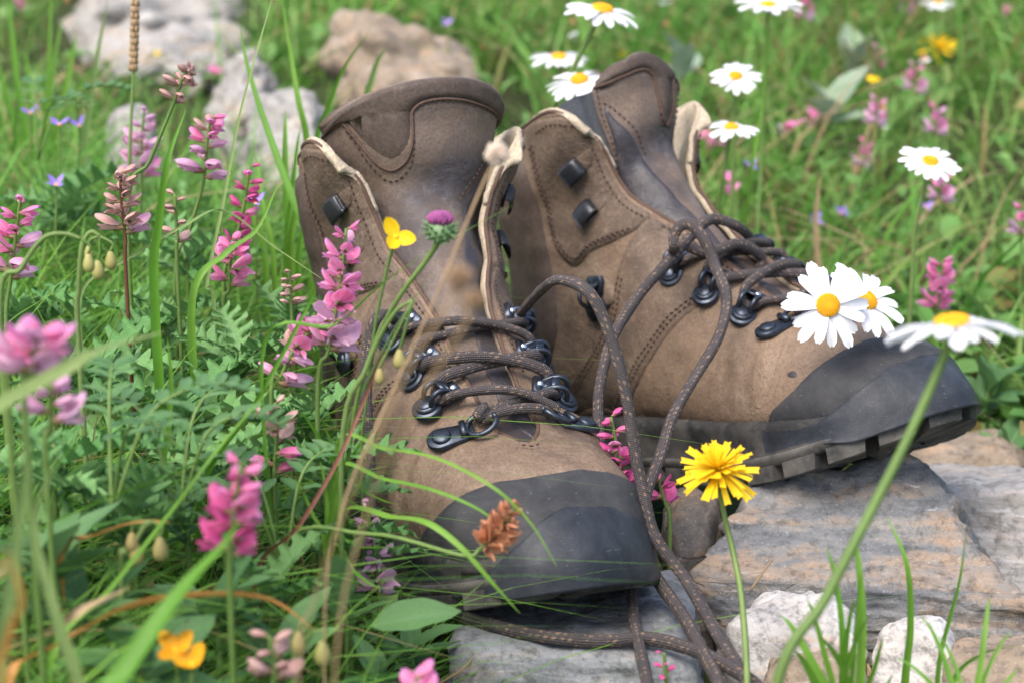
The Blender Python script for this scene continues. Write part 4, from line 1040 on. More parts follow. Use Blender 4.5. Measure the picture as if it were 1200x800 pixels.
# ------------------------------------------------------------------ thicket on the left
def left_ok(x, y): return x < -.075 - .16 * (.98 - y) * (y < .98) + .02 * noise.noise(Vector((x * 20, y * 20, 0))) + .07 * (y < .74) and abs(x) < .16 + .38 * y and free(x, y, .004)
P_ = pts(6500, -.75, .1, .42, 1.35, 11, left_ok); P_[:, 2] += NR.rand(len(P_)) ** 1.3 * .048
setp(link('ground_cover', scatter_leaves('ground_cover', sm + [leaf_tpl('thistle', 1, .3, 5)[:3]][:0], G_SMALL, P_, .016, 12)), 'small herb leaves forming the thick green carpet on the left', 'ground cover', kind='stuff')
th = [leaf_tpl('thistle', 1, .35, s) for s in (1, 2)]
P_ = pts(1200, -.75, .0, .46, 1.3, 13, left_ok); P_[:, 2] += .01 + NR.rand(len(P_)) * .05
setp(link('thistle_ground_cover', scatter_leaves('thistle_ground_cover', th, G_THIS, P_, .029, 15, (-.2, .9))), 'spiny lobed thistle foliage massed low among the herbs', 'ground cover', kind='stuff')
P_ = pts(9500, -.75, .06, .42, 1.4, 16, left_ok); setp(link('fine_grass', grass_mesh('fine_grass', P_, .12, .0021, 1.3, 17, G_GRASS)), 'fine grass woven through the thicket on the left', 'grass', kind='stuff')
P_ = pts(2200, -.1, .62, .56, 1.15, 18, lambda x, y: litter_ok(x, y) and x > -.05 and noise.noise(Vector((x * 14, y * 14, 2))) > -.12); P_[:, 2] += NR.rand(len(P_)) * .012
setp(link('ground_cover', scatter_leaves('ground_cover', sm, G_SMALL, P_, .009, 19)), 'tiny creeping leaves and moss between the rocks', 'ground cover', kind='stuff')
P_ = pts(900, .2, .75, .93, 1.35, 20, lambda x, y: free(x, y, .02) and not onrock(x, y, .0)); P_[:, 2] += NR.rand(len(P_)) * .06
setp(link('ground_cover', scatter_leaves('ground_cover', [leaf_tpl('round', 1, .3, 3, 5), leaf_tpl('oval', 1, .3, 3, 5)], G_SMALL, P_, .03, 21)), 'rounded bright leaves behind the raised boot toe', 'ground cover', kind='stuff')

P_ = pts(2200, -.6, .0, .46, 1.25, 41, left_ok); setp(link('wild_grass', grass_mesh('wild_grass', P_, .150, .0018, 1.3, 42, G_BLADE, 9)), 'thin bright blades arching over the thistles on the left', 'grass', kind='stuff')
def pebbles():
    P_ = pts(420, -.08, .6, .56, 1.05, 51, litter_ok); mb = Mb(); r = np.random.RandomState(9); V0, F0 = ball(1, (0, 0, 0), 7, 5)
    for p in P_:
        s = .0012 + .0045 * r.rand() ** 2.5; V = V0 * (1 + .28 * r.randn(*V0.shape)) * s * [1.2, 1, .7]; a = r.rand() * 6; V = V @ np.array([[math.cos(a), -math.sin(a), 0], [math.sin(a), math.cos(a), 0], [0, 0, 1]]); mb.add(V + p + [0, 0, s * .3], F0)
    setp(link('gravel', mb.mesh('gravel', ROCK_TAN, False)), 'loose grit and small stones between the rocks', 'gravel', kind='stuff')
pebbles()
P_ = pts(900, -.1, .6, .56, 1.05, 52, litter_ok); setp(link('plant_litter', grass_mesh('plant_litter', P_, .022, .0016, 3.2, 53, DRY, 4)), 'dead stalks and plant litter on the soil around the rocks', 'plant litter', kind='stuff')
P_ = pts(1500, -.6, .02, .46, 1.25, 54, left_ok); setp(link('plant_litter', grass_mesh('plant_litter', P_, .07, .0022, 2.2, 55, DRY, 5)), 'dead straw caught low in the thicket', 'plant litter', kind='stuff')
P_ = pts(3800, .16, 1.1, .5, 1.25, 61, lambda x, y: free(x, y, .01) and not onrock(x, y, .0)); P_[:, 2] += NR.rand(len(P_)) * .015
setp(link('ground_cover', scatter_leaves('ground_cover', sm, G_SMALL, P_, .013, 62)), 'low herb leaves covering the soil right of the rocks', 'ground cover', kind='stuff')
P_ = pts(1500, .2, 1.1, .5, 1.25, 63, lambda x, y: free(x, y, .01) and not onrock(x, y, .0) and x > .27 + .1 * (y - .6)); setp(link('fine_grass', grass_mesh('fine_grass', P_, .045, .0018, 1.0, 64, G_GRASS)), 'short grass right of the rocks', 'grass', kind='stuff')
P_ = pts(2600, -.32, .0, .46, .78, 71, left_ok); P_[:, 2] += .03 + NR.rand(len(P_)) * .045
setp(link('ground_cover', scatter_leaves('ground_cover', sm, G_SMALL, P_, .012, 72)), 'fine fresh leaves tangled in the near thicket', 'ground cover', kind='stuff')
P_ = pts(650, -.34, -.02, .46, .80, 73, left_ok); setp(link('fine_grass', grass_mesh('fine_grass', P_, .115, .0015, 1.5, 74, G_BLADE, 8)), 'hair-fine bright grass tangled in the near thicket', 'grass', kind='stuff')
# ------------------------------------------------------------------ single plants
LEAFM = {}
def leafmesh(kind, mat, arch, seed):
    k = (kind, mat.name, arch, seed)
    if k not in LEAFM: V, F, uv = leaf_tpl(kind, 1, arch, seed); LEAFM[k] = newmesh(kind + '_leaf', V, F, mat, uv=uv)
    return LEAFM[k]
def place_leaf(root, kind, mat, az, tilt, size, off=(0, 0, 0), roll=0, seed=0, arch=.3, name='leaf'):
    M = Matrix.Translation(Vector(off)) @ Euler((roll, -tilt, az)).to_matrix().to_4x4() @ Matrix.Scale(size, 4)
    return link(name, leafmesh(kind, mat, arch, seed), root, M)
def stem_obj(root, P, r, mat=None, name='stem', taper=.6, n=6):
    P = crom(np.asarray(P, float), 6); V, F, _ = tube(P, np.linspace(r, r * taper, len(P)), n)
    return link(name, newmesh(name, V, F, mat or G_STEM), root)
def rosette(px, py, Y, label, nl, size, kind='thistle', mat=None, group=None, drop=.03, up=(.15, .75), name='thistle_plant', cat='thistle plant', arch=.35):
    p = at(px, py, Y); root = empty(name, (p.x, p.y, p.z - drop), label, cat, group)
    a0 = rng.random() * 6.28; g = gz(p.x, p.y) - (p.z - drop)
    stem_obj(root, [(0, 0, min(g, -.01)), (0.001, 0, -.004), (0, 0, drop * .5)], .0016)
    for i in range(nl):
        f = i / nl; place_leaf(root, kind, mat or G_THIS, a0 + i * 2.4, rng.uniform(*up) + .25 * f, size * (.82 if kind == 'thistle' else .85) * rng.uniform(.75, 1.15), (0, 0, drop * .55 * f), rng.uniform(-.3, .3), rng.randint(1, 3), arch)
    return root
TG = 'spiny thistle rosettes on the left'
for a in [
    (70, 215, 1.12, 'spiny thistle below the violet flowers at the upper left edge', 8, .062),
    (25, 330, .92, 'thistle behind the cut-off pink spike at the left edge', 7, .055),
    (215, 265, .98, 'thistle below the tall withered brown spike', 7, .05),
    (190, 335, .90, 'bristly thistle right of the dry pinkish spike stem', 8, .045),
    (280, 375, .86, 'broad spiny thistle left of the small brown seed head', 8, .055),
    (340, 345, .90, 'thistle tight against the left flank of the front boot', 7, .045),
    (100, 400, .80, 'thistle behind the blurred pink clover-like head', 7, .055),
    (215, 440, .78, 'thistle in the middle of the thicket under the orange-tipped blade', 8, .055),
    (360, 450, .80, 'thistle right below the pink spike leaning on the boot', 7, .045),
    (150, 560, .66, 'wide thistle above the curved yellow-orange blade', 9, .055),
    (255, 500, .73, 'thistle behind the soft pink foreground spike', 7, .052),
    (370, 560, .74, 'thistle crossed by the rusty bent stem near the boot toe', 8, .035),
    (55, 500, .66, 'thistle low at the left edge under the blurred pink head', 7, .05),
    (392, 500, .735, 'thistle lapping over the flank of the front boot below the hooks', 6, .04),
    (405, 590, .70, 'thistle at the outer edge of the front boot toe cap', 6, .035),
    (310, 640, .66, 'thistle beside the base of the rusty bent stem', 7, .045)]:
    rosette(*a, group=TG)
for a in [
    (90, 690, .60, 'smooth plant with long grey green leaves at the lower left', 7, .045, 'lance'),
    (250, 690, .62, 'smooth long-leaved plant behind the orange arching blade', 8, .038, 'oval'),
    (160, 745, .56, 'plant with wide soft leaves at the bottom left near the orange petals', 8, .04, 'oval'),
    (405, 690, .68, 'plant with dark oval veined leaves in front of the boot heel side', 5, .03, 'oval'),
    (480, 735, .70, 'low oval-leaved plant at the foot of the grey slab', 7, .026, 'oval'),
    (440, 765, .66, 'small dark green plant at the bottom beside the slab corner', 8, .024, 'oval'),
    (330, 735, .62, 'dull green oval-leaved plant under the arching orange tip', 7, .035, 'oval'),
    (60, 620, .60, 'leafy plant at the left edge below the thistles', 8, .034, 'oval'),
    (215, 585, .68, 'green lance-leaved plant between two thistles', 8, .034, 'lance')]:
    rosette(*a[:6], kind=a[6], mat=G_OVAL, name='leafy_plant', cat='plant', up=(.1, .8), arch=.25, drop=.02)
# large single leaves beside the boot toe
r0 = at(405, 700, .665); rt = empty('leafy_plant', (r0.x, r0.y, r0.z - .01), 'plant with one upright oval leaf beside the sole and one lying leaf', 'plant')
stem_obj(rt, [(0, 0, min(-.01, gz(r0.x, r0.y) - r0.z)), (0, 0, .0), (.002, 0, .006)], .0012)
place_leaf(rt, 'oval', G_OVAL, -1.4, 1.25, .032, (-.003, -.004, .004), 0, 3, .1); place_leaf(rt, 'oval', G_OVAL, .1, .18, .034, (.010, -.008, .002), .5, 4, .15)
place_leaf(rt, 'oval', G_OVAL, 2.4, .5, .026, (0, 0, .002), 0, 3, .2); place_leaf(rt, 'oval', G_OVAL, -2.6, .3, .028, (0, 0, 0), .2, 4, .2)
# compound leaves with paired leaflets
def compound(px, py, Y, label, az, L=.05, n=7):
    p = at(px, py, Y); root = empty('vetch_plant', tuple(p), label, 'vetch plant')
    for k in range(3):
        a = az + k * 1.3 - 1.3; d = Vector((math.cos(a), math.sin(a), 0)); P = [(0, 0, -.03), tuple(d * L * .3 + Vector((0, 0, .004))), tuple(d * L * .7 + Vector((0, 0, .012))), tuple(d * L + Vector((0, 0, .008)))]
        st = stem_obj(root, P, .0007, name='leaf'); Q = crom(np.array(P), 10)
        for i in range(n):
            f = .3 + .7 * i / (n - 1); q = Q[min(len(Q) - 1, int(f * (len(Q) - 1)))]
            for s_ in (-1, 1): place_leaf(st, 'oval', G_OVAL, a + s_ * 1.15, .25, .013 * (1 - .3 * f), tuple(q), 0, 3, .15, 'leaflet')
compound(125, 505, .62, 'vetch with neat paired leaflets left of the foreground pink spike', .4)
compound(205, 520, .66, 'vetch with pale young leaflets in the middle of the thicket', 1.2, .04)
compound(330, 590, .68, 'vetch with small leaflets behind the soft pink foreground spike', 2.4, .04)
compound(40, 130, 1.15, 'tall vetch with long leaflets near the violet flowers at upper left', .5, .06)

# ------------------------------------------------------------------ grass blades one can tell apart
def gpt(p):
    return Vector((p.x, p.y, gz(p.x, p.y) - .003))
def blade(pp, w, label=None, mat=None, fold=.25, name='wild_grass', root=None, seed=0, prof=1.0):
    """pp: (px, py, Y) from root to tip"""
    W_ = [at(*q) for q in pp]; g0 = gpt(W_[0])
    if mat is not DRY and W_[0].z - g0.z > .006: W_ = [g0.lerp(W_[0], 0), g0.lerp(W_[0], .6)] + W_
    P = crom(np.array(W_), 8); m = len(P); f = np.linspace(0, 1, m)
    wd = w * (1 - f ** 3) * (.6 + .4 * np.minimum(1, f * 6)) + .0002
    c = P[0].copy(); V, F, uv = ribbon(P - c, wd, fold, side=(.9, .25, .2 + .3 * math.sin(seed)))
    me = newmesh(name, V, F, mat or G_BLADE, uv=uv)
    if root is not None: return link(name, me, root, Matrix.Translation(Vector(c) - root.location))
    o = link(name, me, None, Matrix.Translation(Vector(c))); return setp(o, label, 'grass blade')
for q in [
    ([(250, 350, .88), (243, 330, .88), (262, 235, .89), (280, 140, .90), (300, 65, .91), (322, -12, .93)], .0016, 'pale thin grass stalk with a joint, left of the front boot', G_PALE),
    ([(372, 300, 1.0), (350, 250, 1.0), (318, 165, 1.02), (292, 85, 1.04), (281, 30, 1.05)], .0048, 'broad green blade rising steeply to a brown tip left of the boot', G_BLADE),
    ([(360, 175, 1.1), (350, 120, 1.1), (340, 60, 1.11), (328, -15, 1.12)], .0040, 'tall straight blade leaving the top of the picture beside the left flap', G_BLADE),
    ([(370, 175, 1.12), (385, 125, 1.12), (403, 80, 1.12), (432, 38, 1.12)], .0036, 'curved bright blade in front of the tan rock', G_BLADE),
    ([(430, 125, 1.2), (435, 95, 1.2), (443, 70, 1.2), (454, 56, 1.2)], .0050, 'short pale blade just behind the tongue pad', G_PALE),
    ([(98, 200, 1.3), (104, 130, 1.3), (115, 60, 1.3), (128, -10, 1.3)], .0050, 'soft pale stalk before the top left boulder', G_PALE),
    ([(180, 325, .78), (186, 260, .78), (196, 190, .78), (218, 128, .79)], .0040, 'upright dark blade between the two withered spikes', G_BLADE),
    ([(225, 350, .80), (262, 300, .81), (300, 270, .82), (326, 215, .83)], .0034, 'arching blade pointing at the boot left flap', G_BLADE),
    ([(-120, 560, .48), (-40, 500, .49), (55, 445, .51), (110, 415, .52), (165, 398, .54), (196, 388, .55)], .0052, 'blurred broad blade with a yellow-orange end crossing the left edge', G_PALE),
    ([(95, 870, .46), (140, 795, .47), (185, 730, .48), (225, 680, .49), (262, 640, .50), (280, 612, .51)], .0065, 'blurred wide bright blade below the soft pink spike', G_BLADE),
    ([(8, 800, .53), (70, 755, .54), (150, 712, .55), (235, 697, .56), (315, 702, .57), (370, 738, .57)], .0034, 'orange dry blade arching across the lower left', ORANGE),
    ([(70, 648, .60), (110, 625, .60), (160, 610, .60), (200, 611, .60)], .0030, 'yellowing short blade curved above the soft leaves', ORANGE),
    ([(95, 345, .84), (150, 303, .85), (215, 265, .86), (262, 247, .87), (320, 288, .87), (376, 326, .86)], .0012, 'hair-thin stalk bent over in front of the boot left side', G_PALE),
    ([(395, 520, .70), (450, 524, .68), (510, 535, .66), (575, 568, .64), (620, 610, .635), (652, 662, .63)], .0016, 'thin arching blade over the toe cap, highest of three', G_BLADE),
    ([(390, 552, .70), (450, 560, .68), (510, 574, .66), (570, 602, .65), (600, 640, .645)], .0017, 'thin arching blade over the toe cap, middle of three', G_BLADE),
    ([(400, 603, .70), (460, 603, .67), (500, 610, .655), (540, 640, .645), (575, 680, .64), (609, 718, .64)], .0032, 'wider folded blade bending down over the sole of the front boot', G_BLADE),
    ([(300, 672, .66), (350, 615, .66), (395, 540, .67), (428, 465, .68), (445, 420, .68), (470, 392, .68)], .0016, 'rusty bent stem curving up along the front boot', REDST),
    ([(310, 400, .70), (390, 380, .70), (450, 330, .70), (520, 285, .70), (600, 241, .70)], .0013, 'fine green blade crossing the boot tongue diagonally', G_BLADE),
    ([(390, 590, .72), (402, 510, .72), (425, 455, .71), (462, 385, .70), (500, 330, .70)], .0018, 'green stem-like blade crossing the lowest left lace hooks', G_PALE),
    ([(-80, 690, .56), (90, 600, .60), (190, 560, .62), (300, 510, .64), (400, 468, .66)], .0017, 'long thin blade lying across the thistles towards the boot', G_BLADE),
    ([(60, 770, .55), (130, 690, .57), (200, 600, .60), (260, 520, .62), (330, 440, .64)], .0020, 'long slanting blade in front of the thistles', G_BLADE),
    ([(190, 560, .70), (197, 500, .70), (200, 440, .70), (196, 395, .70)], .0028, 'single vertical blade standing in the thistles', G_BLADE),
    ([(235, 575, .70), (300, 470, .70), (360, 360, .71), (370, 330, .71)], .0022, 'straight slanting blade ending at the boot left flank', G_BLADE),
    ([(-10, 880, .42), (18, 640, .42), (30, 560, .42), (28, 490, .42)], .0035, 'very blurred pale blade at the left edge', G_PALE),
    ([(-20, 880, .40), (10, 740, .40), (25, 700, .40), (5, 640, .40)], .002, 'very blurred orange blade in the lower left corner', ORANGE),
    ([(50, 740, .52), (90, 718, .52), (152, 688, .53)], .0028, 'short bleached straw piece lying at the lower left', DRY),
    ([(110, 870, .48), (60, 700, .48), (40, 610, .48), (70, 530, .48)], .0035, 'blurred green blade rising at the lower left', G_PALE),
    ([(1060, 790, .66), (1066, 730, .66), (1062, 660, .66), (1040, 605, .67)], .0034, 'tall curved blade before the banded slab', G_BLADE),
    ([(1100, 775, .66), (1112, 725, .66), (1124, 680, .66), (1132, 628, .66)], .0020, 'tall thin blade right of the curved one before the slab', G_BLADE),
    ([(1115, 800, .64), (1150, 765, .64), (1198, 755, .64)], .0026, 'low blade arching to the right edge at the bottom', G_BLADE),
    ([(1080, 360, 1.35), (1072, 300, 1.35), (1000, 270, 1.36), (978, 210, 1.36)], .0016, 'dark red stem in the blurred meadow', REDST),
    ([(960, 330, 1.3), (955, 260, 1.3), (962, 200, 1.3)], .0044, 'straw seed stalk in the blurred meadow right of the far flap', DRY),
    ([(870, 290, 1.15), (880, 200, 1.15), (893, 120, 1.16), (900, 20, 1.16)], .0030, 'tall soft stalk just right of the far boot flap', G_BLADE)]:
    blade(q[0], q[1], q[2], q[3], seed=len(q[2]))
def tuft(label, base, tips, w, mat=None, name='grass_tuft'):
    b = gpt(at(*base)); root = empty(name, tuple(b), label, 'grass tuft')
    for i, (tx, ty, tY, bx, sg) in enumerate(tips):
        a = (base[0] + bx, base[1], base[2]); m1 = (a[0] + (tx - a[0]) * .3 + sg * .2, a[1] + (ty - a[1]) * .5, base[2] * .7 + tY * .3); m2 = (a[0] + (tx - a[0]) * .7 + sg * .12, a[1] + (ty - a[1]) * .85, base[2] * .3 + tY * .7)
        blade([a, m1, m2, (tx, ty, tY)], w * rng.uniform(.7, 1.3), root=root, name='blade', mat=mat, seed=i)
tuft('green grass tuft at the bottom in front of the white rocks', (985, 830, .62),
     [(1000, 625, .63, 20, 30), (945, 700, .62, -5, -20), (1010, 668, .62, 10, 10), (968, 640, .63, 0, 30), (1002, 700, .61, 5, -20), (930, 760, .61, -20, -10), (1035, 745, .61, 20, 40), (915, 720, .63, -10, -30), (1045, 790, .60, 30, 40), (960, 745, .60, 10, 20), (1020, 720, .61, 0, -10), (880, 800, .61, -30, -20)], .0030)
tuft('wispy grass tuft in the bottom right corner', (1130, 840, .60), [(1050, 770, .61, -10, -20), (1160, 700, .62, 10, 20), (1200, 780, .61, 20, 30), (1100, 745, .62, 0, 10), (1078, 720, .62, -10, 5), (1185, 740, .62, 10, 5)], .0022)
tuft('tuft of tall blades behind the left flap of the front boot', (330, 300, 1.02), [(335, 130, 1.04, 10, -20), (400, 175, 1.05, 20, 20), (300, 180, 1.04, -10, -30), (352, 150, 1.03, 5, 10), (280, 230, 1.02, -20, -10), (365, 190, 1.03, 10, 0)], .0034)
tuft('spray of short blades at the lower left boot side', (400, 560, .74), [(440, 500, .72, 0, 10), (455, 545, .71, 5, 20), (350, 480, .73, -5, -20), (425, 470, .73, 0, -10), (465, 590, .70, 5, 30), (380, 500, .73, 0, -10)], .0018)
tuft('fine grass spray overlapping the front boot near its toe', (385, 640, .69), [(430, 560, .68, 0, 10), (470, 600, .675, 5, 20), (345, 560, .69, -5, -20), (410, 530, .68, 0, -10), (480, 640, .67, 8, 30), (375, 540, .69, -2, 10), (450, 690, .66, 8, 10)], .0016)
tuft('dark green tuft growing at the foot of the raised toe', (1080, 530, 1.1), [(1105, 500, 1.1, 5, 10), (1120, 515, 1.1, 10, 20), (1060, 505, 1.1, -5, -10), (1095, 480, 1.1, 0, 0)], .0050)
tuft('tall loose tuft at the top left corner', (40, 160, 1.45), [(10, 0, 1.47, -10, -30), (60, -10, 1.47, 10, 20), (90, 40, 1.46, 20, 40), (30, 60, 1.46, 0, -10), (110, 80, 1.46, 25, 30), (-10, 60, 1.46, -20, -20), (75, 20, 1.47, 15, 0)], .0050)
# seed stalk at the upper left
def seedstalk(pp, label, head, mat=DRY, r=.0011, hr=.0028):
    b = at(*pp[0]); root = empty('seed_stalk', tuple(b), label, 'seed stalk'); P = np.array([at(*q) for q in pp]) - np.array(b)
    stem_obj(root, P, r, G_STEM); Q = crom(P, 12); Q = Q[int(len(Q) * (1 - head)):]
    mb = Mb(); L = len(Q)
    for i in range(70):
        f = i / 69; q = Q[int(f * (L - 1))]; a = i * 2.4; d = np.array([math.cos(a), math.sin(a), .9]); V, F = ball(hr * .55, q + d * hr * .55, 5, 3, (.8, .8, 1.5)); mb.add(V, F)
    setp(link('seed_head', mb.mesh('seed_head', mat), root), kind='stuff')
seedstalk([(150, 280, 1.02), (152, 180, 1.02), (156, 90, 1.03), (159, 0, 1.04)], 'tall stalk with narrow tan seed head at the upper left', .32)

# ------------------------------------------------------------------ flowers
def floret_mesh(name, mat, openf, L=.011, cal=True, seed=0):
    """pea flower along +x: banner, keel, wings and a calyx"""
    mb = Mb(); n = 7; UV = []
    for part in (0, 1):
        V = []; m = 8
        for i in range(n):
            v = i / (n - 1); w = L * ((.26 + .13 * openf) if part == 0 else .20) * (math.sin(math.pi * (.06 + .84 * v)) ** .75)
            for j in range(m):
                ph = (j / (m - 1) - .5) * (2.5 if part == 0 else 2.9 - .8 * openf) + (0 if part == 0 else math.pi)
                x = L * (.10 + .90 * v) * (1 if part == 0 else .86); z = w * math.cos(ph) * .85 + L * (.10 + (.62 * openf * v * v if part == 0 else -.10 * openf * v + .14 * v * v))
                if part == 0: x -= L * .22 * openf * v * v; w2 = w * (1 + .25 * openf * v)
                else: w2 = w * .8
                V.append((x, w2 * math.sin(ph), z)); UV.append((j / (m - 1), v))
        mb.add(V, gridfaces(m, n), 0)
    for sg in (-1, 1):
        V = []
        for i in range(4):
            v = i / 3
            for f in (0, .5, 1): V.append((L * (.15 + .62 * v), sg * L * (.10 + .22 * v * (.4 + openf) + .05 * f), L * (.02 + .20 * f * math.sin(math.pi * v * .9 + .2)))); UV.append((f, v))
        mb.add(V, gridfaces(3, 4, flip=sg < 0), 0)
    V = []
    for i in range(4):
        v = i / 3
        for k in range(6):
            a = k / 6 * 2 * math.pi; r_ = L * (.05 + .11 * v) * (1 - .25 * (v > .8)); V.append((L * (-.08 + .34 * v) + (L * .06 if (k % 2 and i == 3) else 0), r_ * math.cos(a), r_ * math.sin(a) + L * .04))
    mb.add(V, gridfaces(6, 4, True), 1)
    V = np.concatenate(mb.V); UV += [(.5, .5)] * (len(V) - len(UV))
    return newmesh(name, V, mb.F, [mat, CALYX], mb.m, uv=np.array(UV))
FLO = {}
def floret(mat, op): 
    k = (mat.name, op)
    if k not in FLO: FLO[k] = floret_mesh('floret', mat, op)
    return FLO[k]
def spike(pp, label, head=.45, n=20, mats=(P_PINK,), size=1.0, openf=(.2, .8), stem=.0011, smat=None, group='pink sainfoin spikes', taper=.5, name='sainfoin_spike', cat='flower spike', droop=0.0, bottom=None):
    """pp: (px, py, Y) from root to tip; florets ring the top part"""
    b = at(*pp[0]); root = empty(name, tuple(b), label, cat, group); P = np.array([at(*q) for q in pp]) - np.array(b)
    g = gz(b.x, b.y) - b.z
    if g < -.004: P = np.concatenate([[[0, 0, g]], P]) if abs(P[0]).max() < 1e-9 else P
    stem_obj(root, P, stem, smat); Q = crom(P[-min(len(P), 4):], 16)
    T = np.gradient(Q, axis=0); L = len(Q); k0 = int(L * (1 - head))
    n = int(n * .66); head *= .78
    for i in range(n):
        f = i / max(1, n - 1); k = min(L - 1, int(k0 + f * (L - 1 - k0))); t = Vector(T[k]).normalized(); a = i * 2.399 + rng.uniform(-.5, .5)
        e1 = t.orthogonal().normalized(); e2 = t.cross(e1); d = e1 * math.cos(a) + e2 * math.sin(a)
        upf = .55 + 1.3 * f - droop + rng.uniform(-.45, .45); X = (d + t * upf).normalized(); op = openf[1] * (1 - f) + openf[0] * f; op = .15 if op < .3 else (.5 if op < .6 else .9)
        if mats[0] is P_PINK and f < .3 and len(mats) > 1: mt = mats[1]
        else: mt = mats[0] if len(mats) == 1 or rng.random() < .65 else rng.choice(mats)
        s = size * 1.08 * (1 - taper * f ** 1.3) * rng.uniform(.75, 1.2)
        if bottom and f < bottom[0]: mt = bottom[1]; X = (d - t * .3).normalized(); op = .15
        link('floret', floret(mt, op), root, basis(X, t.lerp(-d * .1 + t, .5), Vector(Q[k]) + d * .0008) @ Matrix.Scale(s, 4))
    return root
spike([(205, 330, .93), (222, 270, .93), (238, 215, .93), (243, 165, .93), (247, 138, .93)], 'open pink spike with tan lower florets before the rocks', .62, 22, (P_PINK, P_WITH), 1.15, bottom=(.4, P_MAUVE))
spike([(165, 260, 1.08), (166, 215, 1.08), (166, 170, 1.08), (169, 128, 1.08)], 'soft out-of-focus pink spike at upper left', .6, 20, (P_MAUVE, P_PINK), 1.2)
spike([(150, 250, .90), (175, 190, .90), (200, 130, .90), (215, 90, .90), (224, 84, .90)], 'tall withered brown-pink spike leaning right at the upper left', .6, 26, (P_WITH,), .8, (.1, .3), group='withered spikes')
spike([(148, 330, .84), (147, 280, .84), (142, 235, .84), (141, 203, .84)], 'dry pinkish spike with mauve tips left of the dark upright blade', .62, 22, (P_WITH, P_MAUVE), 1.0, (.5, .3), stem=.0010, smat=REDST, group='withered spikes')
spike([(208, 320, .88), (208, 280, .88), (206, 250, .88), (205, 228, .88)], 'small withered spike behind the dark upright blade', .7, 12, (P_WITH,), .8, (.1, .3), group='withered spikes')
spike([(262, 350, .92), (272, 300, .92), (286, 240, .92), (293, 195, .92)], 'magenta budding spike with a few open florets left of the boot', .62, 22, (P_MAG, P_PINK), .95, (.1, .8))
spike([(262, 380, .90), (268, 340, .90), (270, 305, .90), (272, 282, .90)], 'low pink spike under the magenta budding one', .62, 14, (P_PINK,), 1.1, (.4, .9))
spike([(8, 400, .80), (12, 330, .80), (18, 280, .80), (24, 232, .80)], 'pink spike with mauve lower florets cut by the left edge', .65, 20, (P_PINK, P_MAUVE), 1.2, bottom=(.3, P_MAUVE))
spike([(30, 500, .52), (36, 450, .52), (42, 410, .52), (46, 392, .52)], 'blurred pink head on the left edge in the foreground', .6, 18, (P_PINK, P_MAUVE), 1.0, (.5, .9))
spike([(10, 480, .56), (14, 440, .56), (16, 420, .56), (18, 400, .56)], 'small blurred pink head at the left edge', .5, 10, (P_PINK,), .9, (.3, .8))
spike([(55, 560, .56), (58, 510, .56), (60, 470, .56), (58, 450, .56)], 'faded blurred pinkish head below the foreground one', .55, 12, (P_MAUVE, P_WITH), .9, (.3, .6))
spike([(372, 480, .74), (385, 410, .74), (398, 340, .74), (406, 268, .74)], 'long pink spike leaning on the front boot left flap', .66, 30, (P_PINK, P_MAUVE), 1.05, (.6, .9))
spike([(318, 480, .74), (330, 440, .74), (348, 405, .74), (372, 382, .74)], 'pink spike with pale withered florets beside the boot flank', .75, 22, (P_PINK, P_WITH), 1.05, (.5, .9), bottom=(.4, P_MAUVE))
spike([(322, 580, .72), (322, 545, .72), (325, 500, .72), (322, 472, .72)], 'sparse spike, withered above and pink below, left of the sole', .75, 14, (P_WITH, P_PINK), .95, (.3, .9), bottom=(.35, P_PINK))
spike([(270, 700, .545), (272, 640, .545), (275, 590, .545), (283, 545, .545)], 'soft pink foreground spike over the lower left thicket', .72, 24, (P_PINK, P_MAG), .95, (.4, .9))
spike([(445, 720, .70), (444, 680, .70), (436, 630, .70), (430, 585, .70)], 'mauve pink spike against the sole of the front boot', .8, 20, (P_MAUVE, P_WITH), .85, (.2, .8))
spike([(330, 655, .68), (430, 625, .665), (540, 650, .645), (562, 643, .645), (585, 620, .645), (605, 592, .645)], 'orange-brown withered spike lying across the boot toe', .62, 40, (P_RUST,), .72, (.3, .9), stem=.0010, group='withered spikes')
spike([(722, 600, .80), (724, 560, .80), (722, 520, .80), (716, 488, .80)], 'deep pink spike behind the hanging laces', .75, 22, (P_MAG, P_PINK), .95, (.15, .5))
spike([(785, 620, .82), (780, 590, .82), (774, 570, .82), (772, 560, .82)], 'small magenta spike between lace and yellow flower', .7, 9, (P_MAG,), .9, (.3, .9))
spike([(1092, 400, 1.12), (1098, 370, 1.12), (1102, 335, 1.12), (1104, 306, 1.12)], 'blurred pink spike rising behind the foreground daisy', .62, 18, (P_PINK,), 1.1, (.5, .9))
spike([(490, 880, .55), (490, 850, .55), (492, 825, .55), (488, 795, .55)], 'pink head just entering at the bottom edge', .55, 14, (P_PINK,), 1.0, (.5, .9))
spike([(310, 850, .54), (318, 810, .54), (322, 780, .54), (316, 745, .54)], 'brownish withered spike at the bottom left', .5, 12, (P_WITH,), .8, (.2, .4), group='withered spikes')
spike([(784, 830, .67), (782, 805, .67), (780, 785, .67), (778, 764, .67)], 'tiny dark red spike on the grey slab by the laces', .8, 16, (P_MAG,), .45, (.1, .3), group='withered spikes')
